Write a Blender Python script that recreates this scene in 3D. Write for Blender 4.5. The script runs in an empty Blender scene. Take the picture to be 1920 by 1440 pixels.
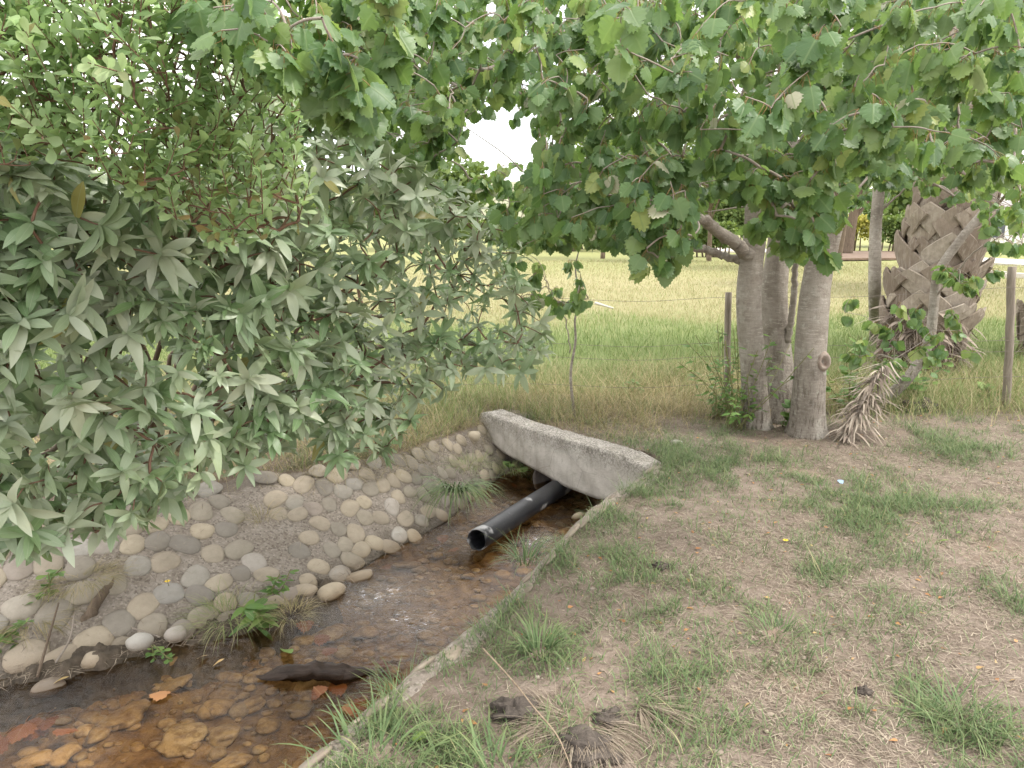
import bpy, bmesh, math, random
import numpy as np
from math import radians, sin, cos, pi
rng = np.random.default_rng(7)
random.seed(7)
S = bpy.context.scene
COL = S.collection
# ------------------------------------------------------------------ camera, sky, sun, exposure
TH = radians(11.7); F = 1400.0; CAMZ = 1.6
cd = bpy.data.cameras.new("camera"); cam = bpy.data.objects.new("camera", cd); COL.objects.link(cam)
cam.location = (0, 0, CAMZ); cam.rotation_euler = (pi / 2 - TH, 0, 0)
cd.sensor_fit = 'HORIZONTAL'; cd.sensor_width = 36; cd.lens = 36 * F / 1920; cd.clip_start = 0.05; cd.clip_end = 3000
S.camera = cam
SUN_EL, SUN_AZ = 56, 98        # azimuth clockwise from +Y
w = bpy.data.worlds.new("World"); S.world = w; w.use_nodes = True
nt = w.node_tree; nt.nodes.clear()
sky = nt.nodes.new('ShaderNodeTexSky'); sky.sky_type = 'NISHITA'; sky.sun_disc = False
sky.sun_elevation = radians(SUN_EL); sky.sun_rotation = radians(SUN_AZ)
mixc = nt.nodes.new('ShaderNodeMix'); mixc.data_type = 'RGBA'
tc = nt.nodes.new('ShaderNodeTexCoord'); nz = nt.nodes.new('ShaderNodeTexNoise'); nz.inputs['Scale'].default_value = 2.2; nz.inputs['Detail'].default_value = 6
mr = nt.nodes.new('ShaderNodeMapRange'); mr.inputs['From Min'].default_value = .38; mr.inputs['From Max'].default_value = .55
mr.inputs['To Min'].default_value = .55; mr.inputs['To Max'].default_value = .97
bg = nt.nodes.new('ShaderNodeBackground'); bg.inputs['Strength'].default_value = 0.15
wo = nt.nodes.new('ShaderNodeOutputWorld')
L = nt.links.new
L(tc.outputs['Generated'], nz.inputs['Vector']); L(nz.outputs['Fac'], mr.inputs['Value']); L(mr.outputs['Result'], mixc.inputs[0])
L(sky.outputs['Color'], mixc.inputs[6]); mixc.inputs[7].default_value = (9.6, 9.3, 9.0, 1)
L(mixc.outputs[2], bg.inputs['Color']); L(bg.outputs[0], wo.inputs['Surface'])
sd = bpy.data.lights.new("sun", 'SUN'); sd.energy = 2.0; sd.angle = radians(8); sd.color = (1, .95, .87)
sun = bpy.data.objects.new("sun", sd); COL.objects.link(sun)
sun.rotation_euler = (radians(90 - SUN_EL), 0, radians(180 - SUN_AZ)); sun.location = (0, 0, 20)
S.view_settings.view_transform = 'Standard'; S.view_settings.look = 'None'; S.view_settings.exposure = 1.15; S.view_settings.gamma = 1
S.cycles.use_denoising = True; S.cycles.max_bounces = 8; S.cycles.diffuse_bounces = 4; S.cycles.glossy_bounces = 3
S.cycles.transmission_bounces = 4; S.cycles.transparent_max_bounces = 8
S.cycles.use_adaptive_sampling = True; S.cycles.adaptive_threshold = 0.02

# ------------------------------------------------------------------ pixel helpers (photo 1920x1440): a pixel becomes a point of the place
def ray(px, py):
    x = (np.asarray(px, float) - 960) / F; y = (720 - np.asarray(py, float)) / F
    return x, np.cos(TH) + y * np.sin(TH), -np.sin(TH) + y * np.cos(TH)
def D(px, py, Y):
    a, b, c = ray(px, py); t = Y / b
    return np.array([a * t, np.broadcast_to(Y, np.shape(t)), CAMZ + c * t]).T if np.ndim(t) else np.array([a * t, Y, CAMZ + c * t])
def G(px, py, z=0.0):
    a, b, c = ray(px, py); t = (z - CAMZ) / c
    return np.array([a * t, b * t, z + 0 * t]).T if np.ndim(t) else np.array([a * t, b * t, z])

# ------------------------------------------------------------------ value noise
_T = rng.random((256, 256))
def vn(x, y, s=1.0, o=0):
    x = np.asarray(x, float) * s + 37.1 + o * 17.3; y = np.asarray(y, float) * s + 91.7 + o * 5.9
    xi = np.floor(x).astype(int); yi = np.floor(y).astype(int); fx = x - xi; fy = y - yi
    fx = fx * fx * (3 - 2 * fx); fy = fy * fy * (3 - 2 * fy)
    g = lambda a, b: _T[a % 256, b % 256]
    return (g(xi, yi) * (1 - fx) + g(xi + 1, yi) * fx) * (1 - fy) + (g(xi, yi + 1) * (1 - fx) + g(xi + 1, yi + 1) * fx) * fy
def fbm(x, y, s=1.0, n=4, o=0):
    a = 0; k = .5; t = 0
    for i in range(n):
        a = a + k * vn(x, y, s * 2 ** i, o + i); t += k; k *= .5
    return a / t

# ------------------------------------------------------------------ terrain
WATER = -0.42; BED = -0.53
RT = np.array([(-8, -2.2), (-3.2, .2), (-1.5, 1.15), (-.63, 1.98), (-.35, 2.5), (-.05, 3.0), (.2, 3.5), (.46, 4.08), (.72, 4.45), (.98, 4.85), (1.9, 6.3)])
RW = np.array([(-8, -1.7), (-3.35, .55), (-1.7, 1.35), (-.84, 2.13), (-.56, 2.62), (-.26, 3.12), (.0, 3.62), (.24, 4.2), (.47, 4.62), (.66, 5.02), (1.5, 6.5)])
LW = np.array([(-8, 1.0), (-4.2, 2.1), (-2.9, 2.72), (-2.1, 3.1), (-1.6, 3.38), (-1.12, 3.7), (-.82, 4.3), (-.45, 4.9), (-.25, 5.5), (-.08, 5.92), (.8, 7.2)])
LT = np.array([(-8, 2.0), (-4.6, 3.0), (-3.3, 3.4), (-2.55, 3.8), (-2.15, 4.25), (-1.72, 4.62), (-1.15, 4.92), (-.72, 5.35), (-.42, 5.88), (-.26, 6.15), (.4, 7.6)])
HA = np.array((-.3, 6.27)); HB = np.array((.88, 4.83))            # the headwall's ends
hd = (HB - HA) / np.linalg.norm(HB - HA); HLEN = float(np.linalg.norm(HB - HA)); hn = np.array((-hd[1], hd[0]))  # hn points away from the stream
if hn[1] < 0: hn = -hn
def sdist(P, poly):
    best = np.full(len(P), 1e9); sg = np.zeros(len(P))
    for i in range(len(poly) - 1):
        a = poly[i]; d = poly[i + 1] - a; l2 = d @ d
        t = np.clip(((P - a) @ d) / l2, 0, 1); q = P - a - t[:, None] * d
        dd = np.hypot(q[:, 0], q[:, 1]); cr = d[0] * (P[:, 1] - a[1]) - d[1] * (P[:, 0] - a[0])
        m = dd < best - 1e-9; best[m] = dd[m]; sg[m] = np.sign(cr[m])
    return best * sg
def terrain(x, y, masks=False):
    x = np.asarray(x, float).ravel(); y = np.asarray(y, float).ravel(); P = np.stack([x, y], 1)
    z = (fbm(x, y, .9, 3) - .5) * .09 + (fbm(x, y, 6, 3, 5) - .5) * .03 + (fbm(x, y, 22, 2, 9) - .5) * .012
    far = np.clip((y - 12) / 20, 0, 1); z = z * (1 - far) + far * (fbm(x, y, .12, 2) - .5) * .25
    near = (np.abs(x) < 9) & (y < 8) & (y > -3)
    ch = np.zeros(len(x)); bank = np.zeros(len(x)); 
    if near.any():
        Q = P[near]; a = sdist(Q, RT); b = sdist(Q, RW); c = sdist(Q, LW); d = sdist(Q, LT)
        inside = (a > 0) & (d < 0) & (((Q - HA) @ hn) < .30)
        g = z[near]; n = fbm(Q[:, 0], Q[:, 1], 7, 3, 3) - .5
        tr = np.clip(a / np.maximum(a - b, 1e-3), 0, 1); tl = np.clip(c / np.maximum(c - d, 1e-3), 0, 1)
        zz = np.where(b < 0, g * (1 - tr) + BED * tr, np.where(c > 0, (WATER - .05) * (1 - tl) + (g + .01) * tl, BED + n * .05 + np.clip(.09 - np.minimum(b, -c), 0, .09) * .3))
        zz = np.where((c > 0) & (tl < .12), np.minimum(zz, WATER - .05 + tl * .5), zz)
        z[near] = np.where(inside, zz, g)
        k = np.zeros(len(Q)); k[inside] = 1; ch[near] = k
        kb = np.where(inside & (c > -.05), 1.0, 0); bank[near] = kb
    if masks: return z, ch, bank
    return z
def tz(x, y): return float(terrain([x], [y])[0])

# ------------------------------------------------------------------ materials
class NT:
    def __init__(s, name):
        s.m = bpy.data.materials.new(name); s.m.use_nodes = True; s.t = s.m.node_tree; s.t.nodes.clear()
        s.out = s.t.nodes.new('ShaderNodeOutputMaterial')
    def n(s, typ, ins=None, **kw):
        k = s.t.nodes.new('ShaderNode' + typ)
        for a, b in kw.items(): setattr(k, a, b)
        for a, b in (ins or {}).items():
            if isinstance(b, bpy.types.NodeSocket): s.t.links.new(b, k.inputs[a])
            else:
                if isinstance(b, (tuple, list)) and len(b) == 3 and k.inputs[a].type == 'RGBA': b = (*b, 1)
                k.inputs[a].default_value = b
        return k
    def attr(s, name='luv'):
        a = s.n('Attribute', attribute_name=name); return s.n('SeparateXYZ', {0: a.outputs['Vector']})
    def pos(s): return s.n('NewGeometry').outputs['Position']
    def noise(s, scale, vec=None, detail=4, rough=.6, dist=0):
        return s.n('TexNoise', {'Scale': scale, 'Detail': detail, 'Roughness': rough, 'Distortion': dist, **({'Vector': vec} if vec is not None else {'Vector': s.pos()})}).outputs['Fac']
    def ramp(s, fac, stops, mode='LINEAR'):
        r = s.n('ValToRGB', {0: fac}); e = r.color_ramp; e.interpolation = mode
        while len(e.elements) < len(stops): e.elements.new(.5)
        for el, (p, c) in zip(e.elements, stops): el.position = p; el.color = (*c, 1) if len(c) == 3 else c
        return r.outputs[0]
    def rng(s, v, a, b, c=0., d=1.): return s.n('MapRange', {'Value': v, 'From Min': a, 'From Max': b, 'To Min': c, 'To Max': d}).outputs[0]
    def mix(s, f, a, b, mode='MIX'):
        k = s.n('Mix', None, data_type='RGBA', blend_type=mode)
        for i, v in ((0, f), (6, a), (7, b)):
            if isinstance(v, bpy.types.NodeSocket): s.t.links.new(v, k.inputs[i])
            else: k.inputs[i].default_value = (*v, 1) if isinstance(v, tuple) and len(v) == 3 else v
        return k.outputs[2]
    def math(s, op, a, b=0.0, c=None):
        return s.n('Math', {0: a, 1: b, **({2: c} if c is not None else {})}, operation=op).outputs[0]
    def map(s, sc, vec=None):
        return s.n('Mapping', {'Vector': vec if vec is not None else s.pos(), 'Scale': sc}).outputs[0]
    def bump(s, h, strength=.5, dist=.02, normal=None):
        return s.n('Bump', {'Height': h, 'Strength': strength, 'Distance': dist, **({'Normal': normal} if normal is not None else {})}).outputs[0]
    def pbr(s, col, rough=.8, bump=None, spec=.3, **k):
        p = s.n('BsdfPrincipled', {'Base Color': col, 'Roughness': rough, 'Specular IOR Level': spec, **k})
        if bump is not None: s.t.links.new(bump, p.inputs['Normal'])
        return p.outputs[0]
    def done(s, sh): s.t.links.new(sh, s.out.inputs['Surface']); return s.m

def leaf_mat(name, cols, back, vein, rough=.5, trans=.25, tcol=None, lateral=0, spec=.35, petiole=None, nscale=6):
    a = NT(name); l = a.attr(); u, v, r = l.outputs
    base = a.ramp(r, cols)
    nn = a.noise(nscale, detail=3); base = a.mix(a.rng(nn, .3, .7, 0, .45), base, a.mix(1., base, (1.35, 1.25, .95), 'MULTIPLY'))
    au = a.math('ABSOLUTE', u)
    vm = a.rng(au, .015, .05, 1, 0)
    if lateral:
        st = a.math('SINE', a.math('MULTIPLY', a.math('SUBTRACT', v, a.math('MULTIPLY', au, .9)), lateral))
        vm = a.math('MAXIMUM', vm, a.math('MULTIPLY', a.rng(st, .93, 1., 0, 1), .45))
    col = a.mix(a.math('MULTIPLY', vm, .5), base, vein)
    bf = a.n('NewGeometry').outputs['Backfacing']
    col = a.mix(bf, col, a.mix(.55, col, back))
    if petiole: col = a.mix(a.rng(v, -.02, .0, 1, 0), col, petiole)
    bm = a.bump(vm, .25, .002)
    p = a.pbr(col, rough, bm, spec)
    t = a.n('BsdfTranslucent', {'Color': a.mix(.5, col, tcol or (.3, .42, .06))}).outputs[0]
    return a.done(a.n('MixShader', {0: trans, 1: p, 2: t}).outputs[0])

def blade_mat(name, cols, rough=.6, trans=.25, tipdry=None):
    a = NT(name); l = a.attr(); u, v, r = l.outputs
    c = a.ramp(r, cols)
    if tipdry: c = a.mix(a.rng(v, .55, 1, 0, .7), c, tipdry)
    p = a.pbr(c, rough, None, .25)
    t = a.n('BsdfTranslucent', {'Color': c}).outputs[0]
    return a.done(a.n('MixShader', {0: trans, 1: p, 2: t}).outputs[0])

# colours (albedo)
M_shrub = leaf_mat('grey_green_leaf', [(0, (.16, .26, .125)), (.25, (.235, .325, .2)), (.6, (.325, .395, .285)), (.97, (.43, .475, .385)), (1, (.3, .28, .1))], (.24, .3, .19), (.42, .48, .35), .38, .33, (.33, .45, .16), 0, .5)
M_spoon = leaf_mat('spoon_leaf', [(0, (.24, .38, .18)), (.5, (.33, .46, .25)), (.9, (.44, .55, .34)), (.96, (.26, .2, .1)), (1, (.28, .14, .09))], (.2, .28, .11), (.4, .5, .28), .5, .5, (.42, .62, .2))
M_poplar = leaf_mat('poplar_leaf', [(0, (.05, .11, .045)), (.35, (.085, .165, .065)), (.7, (.14, .225, .095)), (.88, (.22, .3, .1)), (.985, (.3, .36, .13)), (1, (.45, .45, .36))], (.2, .27, .15), (.2, .28, .12), .42, .42, (.34, .52, .08), 26, .4, (.34, .2, .09))
M_weed = leaf_mat('weed_leaf', [(0, (.05, .12, .03)), (.6, (.1, .19, .05)), (1, (.17, .26, .07))], (.12, .2, .07), (.18, .27, .1), .5, .3, None, 22)
M_dead = leaf_mat('dead_leaf', [(0, (.14, .05, .025)), (.4, (.24, .1, .04)), (.75, (.38, .2, .09)), (1, (.42, .34, .16))], (.3, .16, .08), (.3, .18, .09), .6, .12, (.4, .2, .05), 24)
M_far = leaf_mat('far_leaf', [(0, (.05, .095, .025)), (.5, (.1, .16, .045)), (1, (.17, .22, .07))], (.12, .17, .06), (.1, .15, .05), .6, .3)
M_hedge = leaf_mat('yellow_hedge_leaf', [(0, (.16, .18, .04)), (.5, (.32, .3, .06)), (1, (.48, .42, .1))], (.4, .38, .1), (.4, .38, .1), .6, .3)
M_grass = blade_mat('green_grass', [(0, (.08, .13, .055)), (.45, (.13, .195, .085)), (.8, (.19, .26, .115)), (.93, (.28, .31, .16)), (1, (.42, .36, .2))], .55, .3, (.26, .27, .12))
M_meadow = blade_mat('meadow_grass', [(0, (.13, .19, .06)), (.4, (.22, .28, .1)), (.65, (.3, .29, .14)), (1, (.42, .36, .22))], .6, .3)
M_straw = blade_mat('dry_straw', [(0, (.13, .1, .075)), (.35, (.23, .185, .14)), (.75, (.34, .285, .22)), (1, (.46, .4, .31))], .75, .1)
M_drygrass = blade_mat('dry_grass', [(0, (.13, .12, .05)), (.3, (.22, .2, .08)), (.6, (.33, .27, .14)), (1, (.48, .4, .23))], .7, .2)
def mat_ground():
    a = NT('ground'); p = a.pos(); X, Y, Z = a.n('SeparateXYZ', {0: p}).outputs
    n1 = a.noise(1.3, detail=6); n2 = a.noise(9, detail=8, rough=.7); n3 = a.noise(60, detail=5, rough=.75); n4 = a.noise(.5, detail=3)
    dirt = a.ramp(n2, [(.25, (.125, .096, .076)), (.45, (.215, .168, .135)), (.6, (.275, .222, .182)), (.8, (.36, .3, .25))])
    dirt = a.mix(a.rng(n1, .56, .68, 0, .6), dirt, (.37, .26, .19))
    dirt = a.mix(a.rng(n3, .35, .7, .55, 0), dirt, (.11, .085, .066))
    dirt = a.mix(a.rng(a.noise(240, detail=2), .62, .7, 0, .5), dirt, (.42, .36, .29))
    # meadow: bands of green and straw with distance
    yy = a.math('ADD', Y, a.rng(n4, 0, 1, -2.2, 2.2))
    mead = a.ramp(a.rng(yy, 6, 46), [(0, (.15, .17, .07)), (.12, (.13, .185, .06)), (.22, (.28, .255, .14)), (.42, (.33, .29, .17)), (.62, (.27, .275, .12)), (1, (.26, .27, .11))])
    mead = a.mix(a.rng(a.noise(3.5, detail=6, rough=.75), .35, .7, 0, .5), mead, (.24, .25, .09))
    mead = a.mix(a.rng(a.noise(30, detail=3, rough=.8), .4, .7, .35, 0), mead, (.14, .14, .06))
    col = a.mix(a.rng(a.math('ADD', Y, a.rng(n1, 0, 1, -.8, .8)), 6.4, 7.6), dirt, mead)
    at = a.n('Attribute', attribute_name='zone'); ch, bk, _ = a.n('SeparateXYZ', {0: at.outputs['Vector']}).outputs
    bed = a.ramp(a.noise(11, detail=7, rough=.7), [(.3, (.06, .04, .022)), (.45, (.15, .095, .05)), (.62, (.27, .185, .095)), (.85, (.42, .33, .2))])
    mort = a.ramp(n2, [(.3, (.17, .14, .115)), (.6, (.27, .235, .2)), (.8, (.33, .29, .25))])
    mort = a.mix(a.rng(n3, .4, .65, .5, 0), mort, (.12, .1, .08))
    low = a.mix(a.rng(Z, WATER + .01, WATER + .14), bed, mort)
    col = a.mix(ch, col, low)
    h = a.math('ADD', a.math('MULTIPLY', n2, .6), a.math('MULTIPLY', n3, .5))
    rg = a.mix(ch, (.92, .92, .92), a.mix(a.rng(Z, WATER + .0, WATER + .08), (.25, .25, .25), (.9, .9, .9)))
    return a.done(a.pbr(col, rg, a.bump(h, .7, .03), .25))
def mat_mortar():
    a = NT('mortar_with_grit'); n2 = a.noise(9, detail=6, rough=.7); g = a.noise(110, detail=4, rough=.8)
    v = a.n('TexVoronoi', {'Vector': a.pos(), 'Scale': 95.}).outputs['Color']; vr = a.n('SeparateColor', {0: v}).outputs[0]
    c = a.ramp(n2, [(.3, (.22, .185, .15)), (.6, (.32, .28, .24)), (.85, (.4, .36, .31))])
    c = a.mix(a.rng(vr, .6, 1, 0, .55), c, (.46, .41, .36)); c = a.mix(a.rng(vr, .25, 0, 0, .6), c, (.1, .08, .065))
    Z = a.n('SeparateXYZ', {0: a.pos()}).outputs[2]
    c = a.mix(a.rng(a.math('ADD', Z, a.rng(n2, 0, 1, -.06, .06)), WATER - .02, WATER + .12, .8, 0), c, (.055, .045, .03))
    return a.done(a.pbr(c, .9, a.bump(a.math('ADD', g, a.math('MULTIPLY', vr, .6)), .8, .012), .2))
def mat_cobble(wet=False, dirty=False):
    a = NT('river_cobble_wet' if wet else 'river_cobble'); l = a.attr(); r = l.outputs[2]
    c = a.ramp(r, [(0, (.22, .2, .175)), (.25, (.31, .275, .22)), (.5, (.35, .3, .235)), (.76, (.4, .345, .26)), (.88, (.29, .275, .25)), (.97, (.29, .24, .2)), (1, (.42, .4, .365))])
    n = a.noise(26, detail=6, rough=.65); c = a.mix(a.rng(n, .35, .7, 0, .4), c, a.mix(1., c, (.62, .6, .58), 'MULTIPLY'))
    c = a.mix(a.rng(a.noise(5, detail=4), .5, .72, 0, .5), c, (.2, .17, .13))
    if wet: c = a.mix(a.rng(a.noise(17, detail=7, rough=.75), .42, .62, 0, .85), c, (.11, .07, .035))
    if dirty: c = a.mix(a.rng(a.noise(14, detail=5), .35, .6, 0, .85), c, (.2, .16, .125))
    g = a.noise(150, detail=2); c = a.mix(a.rng(g, .62, .72, 0, .25), c, (.12, .1, .08))
    Z = a.n('SeparateXYZ', {0: a.pos()}).outputs[2]
    damp = a.rng(a.math('ADD', Z, a.rng(n, 0, 1, -.03, .03)), WATER - .01, WATER + .07, 1, 0)
    c = a.mix(a.math('MULTIPLY', damp, .75), c, a.mix(1., c, (.42, .3, .16) if not wet else (1., .84, .56), 'MULTIPLY'))
    ro = a.rng(damp, 0, 1, .82, .3)
    return a.done(a.pbr(c, ro, a.bump(n, .35, .01), .3))
def mat_concrete():
    a = NT('weathered_concrete'); p = a.pos(); n = a.noise(5, detail=7, rough=.7); f = a.noise(70, detail=5, rough=.8); m = a.noise(19, detail=6, rough=.75)
    c = a.ramp(n, [(.3, (.4, .37, .33)), (.55, (.53, .495, .45)), (.8, (.62, .585, .54))])
    Z = a.n('SeparateXYZ', {0: p}).outputs[2]
    edge = a.rng(a.math('ADD', Z, a.rng(m, 0, 1, -.12, .08)), -.13, .02)
    c = a.mix(a.math('MULTIPLY', edge, a.rng(f, .44, .56, .2, .85)), c, (.1, .09, .075))
    c = a.mix(a.math('MULTIPLY', edge, a.rng(a.noise(33, detail=4), .55, .65, 0, .5)), c, (.36, .36, .3))
    st = a.noise(1., a.map((9, 9, 1.2)), 5); c = a.mix(a.rng(st, .5, .7, 0, .6), c, (.24, .215, .175)); c = a.mix(a.rng(m, .55, .68, 0, .35), c, (.22, .21, .16)); ck = a.n('TexVoronoi', {'Vector': a.n('Mapping', {'Vector': p, 'Scale': (2.2, 2.2, 3.1)}).outputs[0], 'Scale': 1.}, feature='DISTANCE_TO_EDGE').outputs['Distance']; c = a.mix(a.rng(ck, .004, .0, 0, .6), c, (.1, .09, .07))
    low = a.rng(a.math('ADD', Z, a.rng(m, 0, 1, -.05, .05)), -.42, -.32, .85, 0); c = a.mix(low, c, (.07, .055, .035))
    return a.done(a.pbr(c, .9, a.bump(a.math('ADD', f, m), .5, .012), .2))
def mat_bark(name, dark, mid, light, ring=True, lc=(.46, .43, .38)):
    a = NT(name); p = a.n('TexCoord').outputs['Object']
    n = a.noise(1., a.map((5, 5, 5), p), 6, .7); c = a.ramp(n, [(.3, dark), (.5, mid), (.75, light)])
    r = a.noise(1., a.map((13, 13, 62) if ring else (9, 9, 9), p), 5, .7)
    v = a.noise(1., a.map((42, 42, 9), p), 5, .75)
    Z = a.n('SeparateXYZ', {0: p}).outputs[2]
    low = a.rng(Z, .15, .75, 1, .15)
    c = a.mix(a.math('MULTIPLY', a.rng(r, .53, .64, 0, .6), a.rng(a.noise(1., a.map((6, 6, 6), p), 3), .38, .6, .15, 1)), c, lc)
    c = a.mix(a.rng(r, .36, .44, .4, 0), c, dark); c = a.mix(a.rng(a.noise(1., a.map((4, 4, 3), p), 6, .75), .56, .62, 0, .45), c, (.42, .4, .35))
    c = a.mix(a.math('MULTIPLY', low, a.rng(v, .5, .38, 0, .9)), c, (.09, .072, .055))
    sp = a.noise(1., a.map((22, 22, 22), p), 3); c = a.mix(a.rng(sp, .63, .68, 0, .5), c, (.42, .42, .36))
    h = a.math('ADD', a.math('MULTIPLY', r, .6), a.math('MULTIPLY', v, a.rng(low, 0, 1, .4, 1.6)))
    return a.done(a.pbr(c, .88, a.bump(h, .8, .02), .2))
def mat_simple(name, c1, c2, sc=12, rough=.85, b=.4, dist=.01, stretch=(1, 1, 1), spec=.25, metallic=0.):
    a = NT(name); p = a.n('TexCoord').outputs['Object']; n = a.noise(sc, a.map(stretch, p), 6, .7)
    return a.done(a.pbr(a.mix(a.rng(n, .3, .7), c1, c2), rough, a.bump(n, b, dist), spec, Metallic=metallic))
M_ground = mat_ground(); M_mortar = mat_mortar(); M_cob = mat_cobble(); M_cobw = mat_cobble(True); M_cobd = mat_cobble(False, True); M_conc = mat_concrete()
M_bark = mat_bark('poplar_bark', (.17, .145, .12), (.27, .24, .205), (.36, .33, .29))
M_twig = mat_simple('grey_twig', (.2, .17, .14), (.33, .29, .25), 30)
M_redtwig = mat_simple('red_brown_twig', (.12, .07, .05), (.23, .145, .1), 25)
M_brownbark = mat_simple('brown_bark', (.1, .075, .055), (.2, .155, .115), 6, .9, .9, .03, (3, 3, .6))
def mat_boot():
    a = NT('palm_boot'); r = a.attr().outputs[2]; n = a.noise(14, detail=6, rough=.7); st = a.noise(1., a.map((40, 40, 5)), 4)
    c = a.ramp(r, [(0, (.16, .125, .095)), (.5, (.29, .245, .19)), (1, (.42, .375, .31))]); c = a.mix(a.rng(n, .35, .7, .55, 0), c, (.13, .1, .08)); c = a.mix(a.rng(st, .5, .7, 0, .3), c, (.5, .46, .4))
    return a.done(a.pbr(c, .88, a.bump(a.math('ADD', n, st), .6, .01), .2))
M_boot = mat_boot()
M_boot2 = mat_simple('palm_boot_inside', (.07, .04, .028), (.15, .095, .07), 14)
M_frond = blade_mat('dead_frond', [(0, (.16, .125, .1)), (.5, (.3, .25, .2)), (1, (.46, .4, .33))], .8, .08)
M_post = mat_simple('weathered_post', (.15, .125, .1), (.28, .245, .2), 5, .9, .7, .01, (8, 8, .7))
M_wire = mat_simple('rusty_wire', (.11, .09, .075), (.2, .17, .15), 60, .6, .1, .001, spec=.5, metallic=.4)
M_soil = mat_simple('dark_soil_clod', (.045, .038, .033), (.15, .125, .105), 16, .97, 1., .03)
M_mud = mat_simple('dark_wet_mud', (.035, .028, .02), (.12, .095, .07), 14, .75, 1., .02)
M_wetwood = mat_simple('wet_dark_wood', (.018, .012, .009), (.06, .042, .032), 8, .35, .8, .01, (1, 6, 6))
M_paved = mat_simple('pale_paving', (.42, .39, .35), (.55, .52, .47), 1.5)
M_white = mat_simple('white_render', (.72, .71, .68), (.82, .81, .79), 1.2, .8, .1)
M_roof = mat_simple('grey_roof', (.22, .21, .2), (.32, .3, .29), 3)
M_glass = mat_simple('dark_window', (.03, .04, .05), (.06, .07, .08), 2, .1, 0, .001, spec=.6)
M_hill = mat_simple('hill', (.17, .2, .12), (.3, .29, .2), .03)
M_mulch = mat_simple('mulch', (.12, .08, .06), (.22, .16, .12), 2.5)
def mat_pipe():
    a = NT('black_plastic_pipe'); n = a.noise(9, detail=6); f = a.noise(60, detail=4)
    c = a.mix(a.rng(n, .4, .75, 0, .5), (.012, .013, .016), (.04, .041, .045)); sunspot = a.noise(1., a.map((7, 7, 7)), 3, .5); c = a.mix(a.rng(sunspot, .6, .66, 0, .75), c, (.42, .42, .42)); c = a.mix(a.rng(f, .6, .75, 0, .35), c, (.16, .14, .12))  # pale noise patches are sun spots painted into the black plastic's colour
    return a.done(a.pbr(c, a.rng(n, .3, .7, .34, .5), a.bump(f, .08, .003), .5))
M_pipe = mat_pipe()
def mat_water():
    a = NT('shallow_brown_water'); p = a.pos()
    q = a.n('Mapping', {'Vector': p, 'Rotation': (0, 0, radians(-58)), 'Scale': (9, 26, 1)}).outputs[0]
    r1 = a.noise(1., q, 3, .5, .6); r2 = a.noise(75, detail=3, rough=.6, dist=.3); big = a.noise(2.3, detail=2)
    at = a.n('Attribute', attribute_name='rip').outputs['Fac']
    h = a.math('ADD', a.math('MULTIPLY', r1, a.rng(at, 0, 1, .25, .9)), a.math('MULTIPLY', r2, a.rng(at, 0, 1, .04, .8)))
    nrm = a.bump(h, 1., .014)
    fr = a.n('Fresnel', {'IOR': 1.33, 'Normal': nrm}).outputs[0]
    gl = a.n('BsdfGlossy', {'Color': (1, 1, 1), 'Roughness': a.rng(at, 0, 1, .03, .14), 'Normal': nrm}).outputs[0]
    tr = a.n('BsdfTransparent', {'Color': a.mix(a.rng(big, .4, .65), (.88, .78, .6), (.76, .63, .45))}).outputs[0]
    return a.done(a.n('MixShader', {0: a.math('MULTIPLY', fr, a.rng(at, 0, 1, .6, 2.4)), 1: tr, 2: gl}).outputs[0])
M_water = mat_water()

# ------------------------------------------------------------------ mesh building
class MB:
    def __init__(s): s.v = []; s.f = []; s.l = []; s.n = 0
    def add(s, v, faces, luv=None):
        v = np.asarray(v, float).reshape(-1, 3); s.v.append(v)
        for f in (faces if isinstance(faces, list) else [faces]):
            f = np.asarray(f, int)
            if f.size: s.f.append(f + s.n)
        if luv is None: luv = np.zeros((len(v), 3))
        elif np.ndim(luv) == 0: l = np.zeros((len(v), 3)); l[:, 2] = luv; luv = l
        s.l.append(luv); s.n += len(v); return s
    def build(s, name, mat, parent=None, smooth=True, loc=None):
        v = np.concatenate(s.v); l = np.concatenate(s.l)
        me = bpy.data.meshes.new(name)
        if loc is not None: v = v - np.asarray(loc)
        me.vertices.add(len(v)); me.vertices.foreach_set('co', v.astype(np.float32).ravel())
        idx = np.concatenate([f.ravel() for f in s.f]); tot = np.concatenate([np.full(len(f), f.shape[1]) for f in s.f])
        me.loops.add(len(idx)); me.loops.foreach_set('vertex_index', idx.astype(np.int32))
        me.polygons.add(len(tot)); st = np.concatenate([[0], np.cumsum(tot)[:-1]])
        me.polygons.foreach_set('loop_start', st.astype(np.int32)); me.polygons.foreach_set('loop_total', tot.astype(np.int32))
        me.polygons.foreach_set('use_smooth', np.full(len(tot), smooth))
        at = me.attributes.new('luv', 'FLOAT_VECTOR', 'POINT'); at.data.foreach_set('vector', l.astype(np.float32).ravel())
        me.update(calc_edges=True); me.validate()
        me.materials.append(mat)
        o = bpy.data.objects.new(name, me); COL.objects.link(o)
        if loc is not None and parent is None: o.location = loc
        if parent is not None: o.parent = parent
        return o
def tag(o, label, cat, group=None):
    o['label'] = label; o['category'] = cat
    if group: o['group'] = group
    return o
def empty(name, loc, label, cat, group=None):
    o = bpy.data.objects.new(name, None); COL.objects.link(o); o.location = loc; o.empty_display_size = .1
    return tag(o, label, cat, group)
def kid(mb, name, mat, root, smooth=True):
    return mb.build(name, mat, root, smooth, loc=np.array(root.location))
def norm(a): return a / np.maximum(np.linalg.norm(a, axis=-1, keepdims=True), 1e-9)
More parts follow.
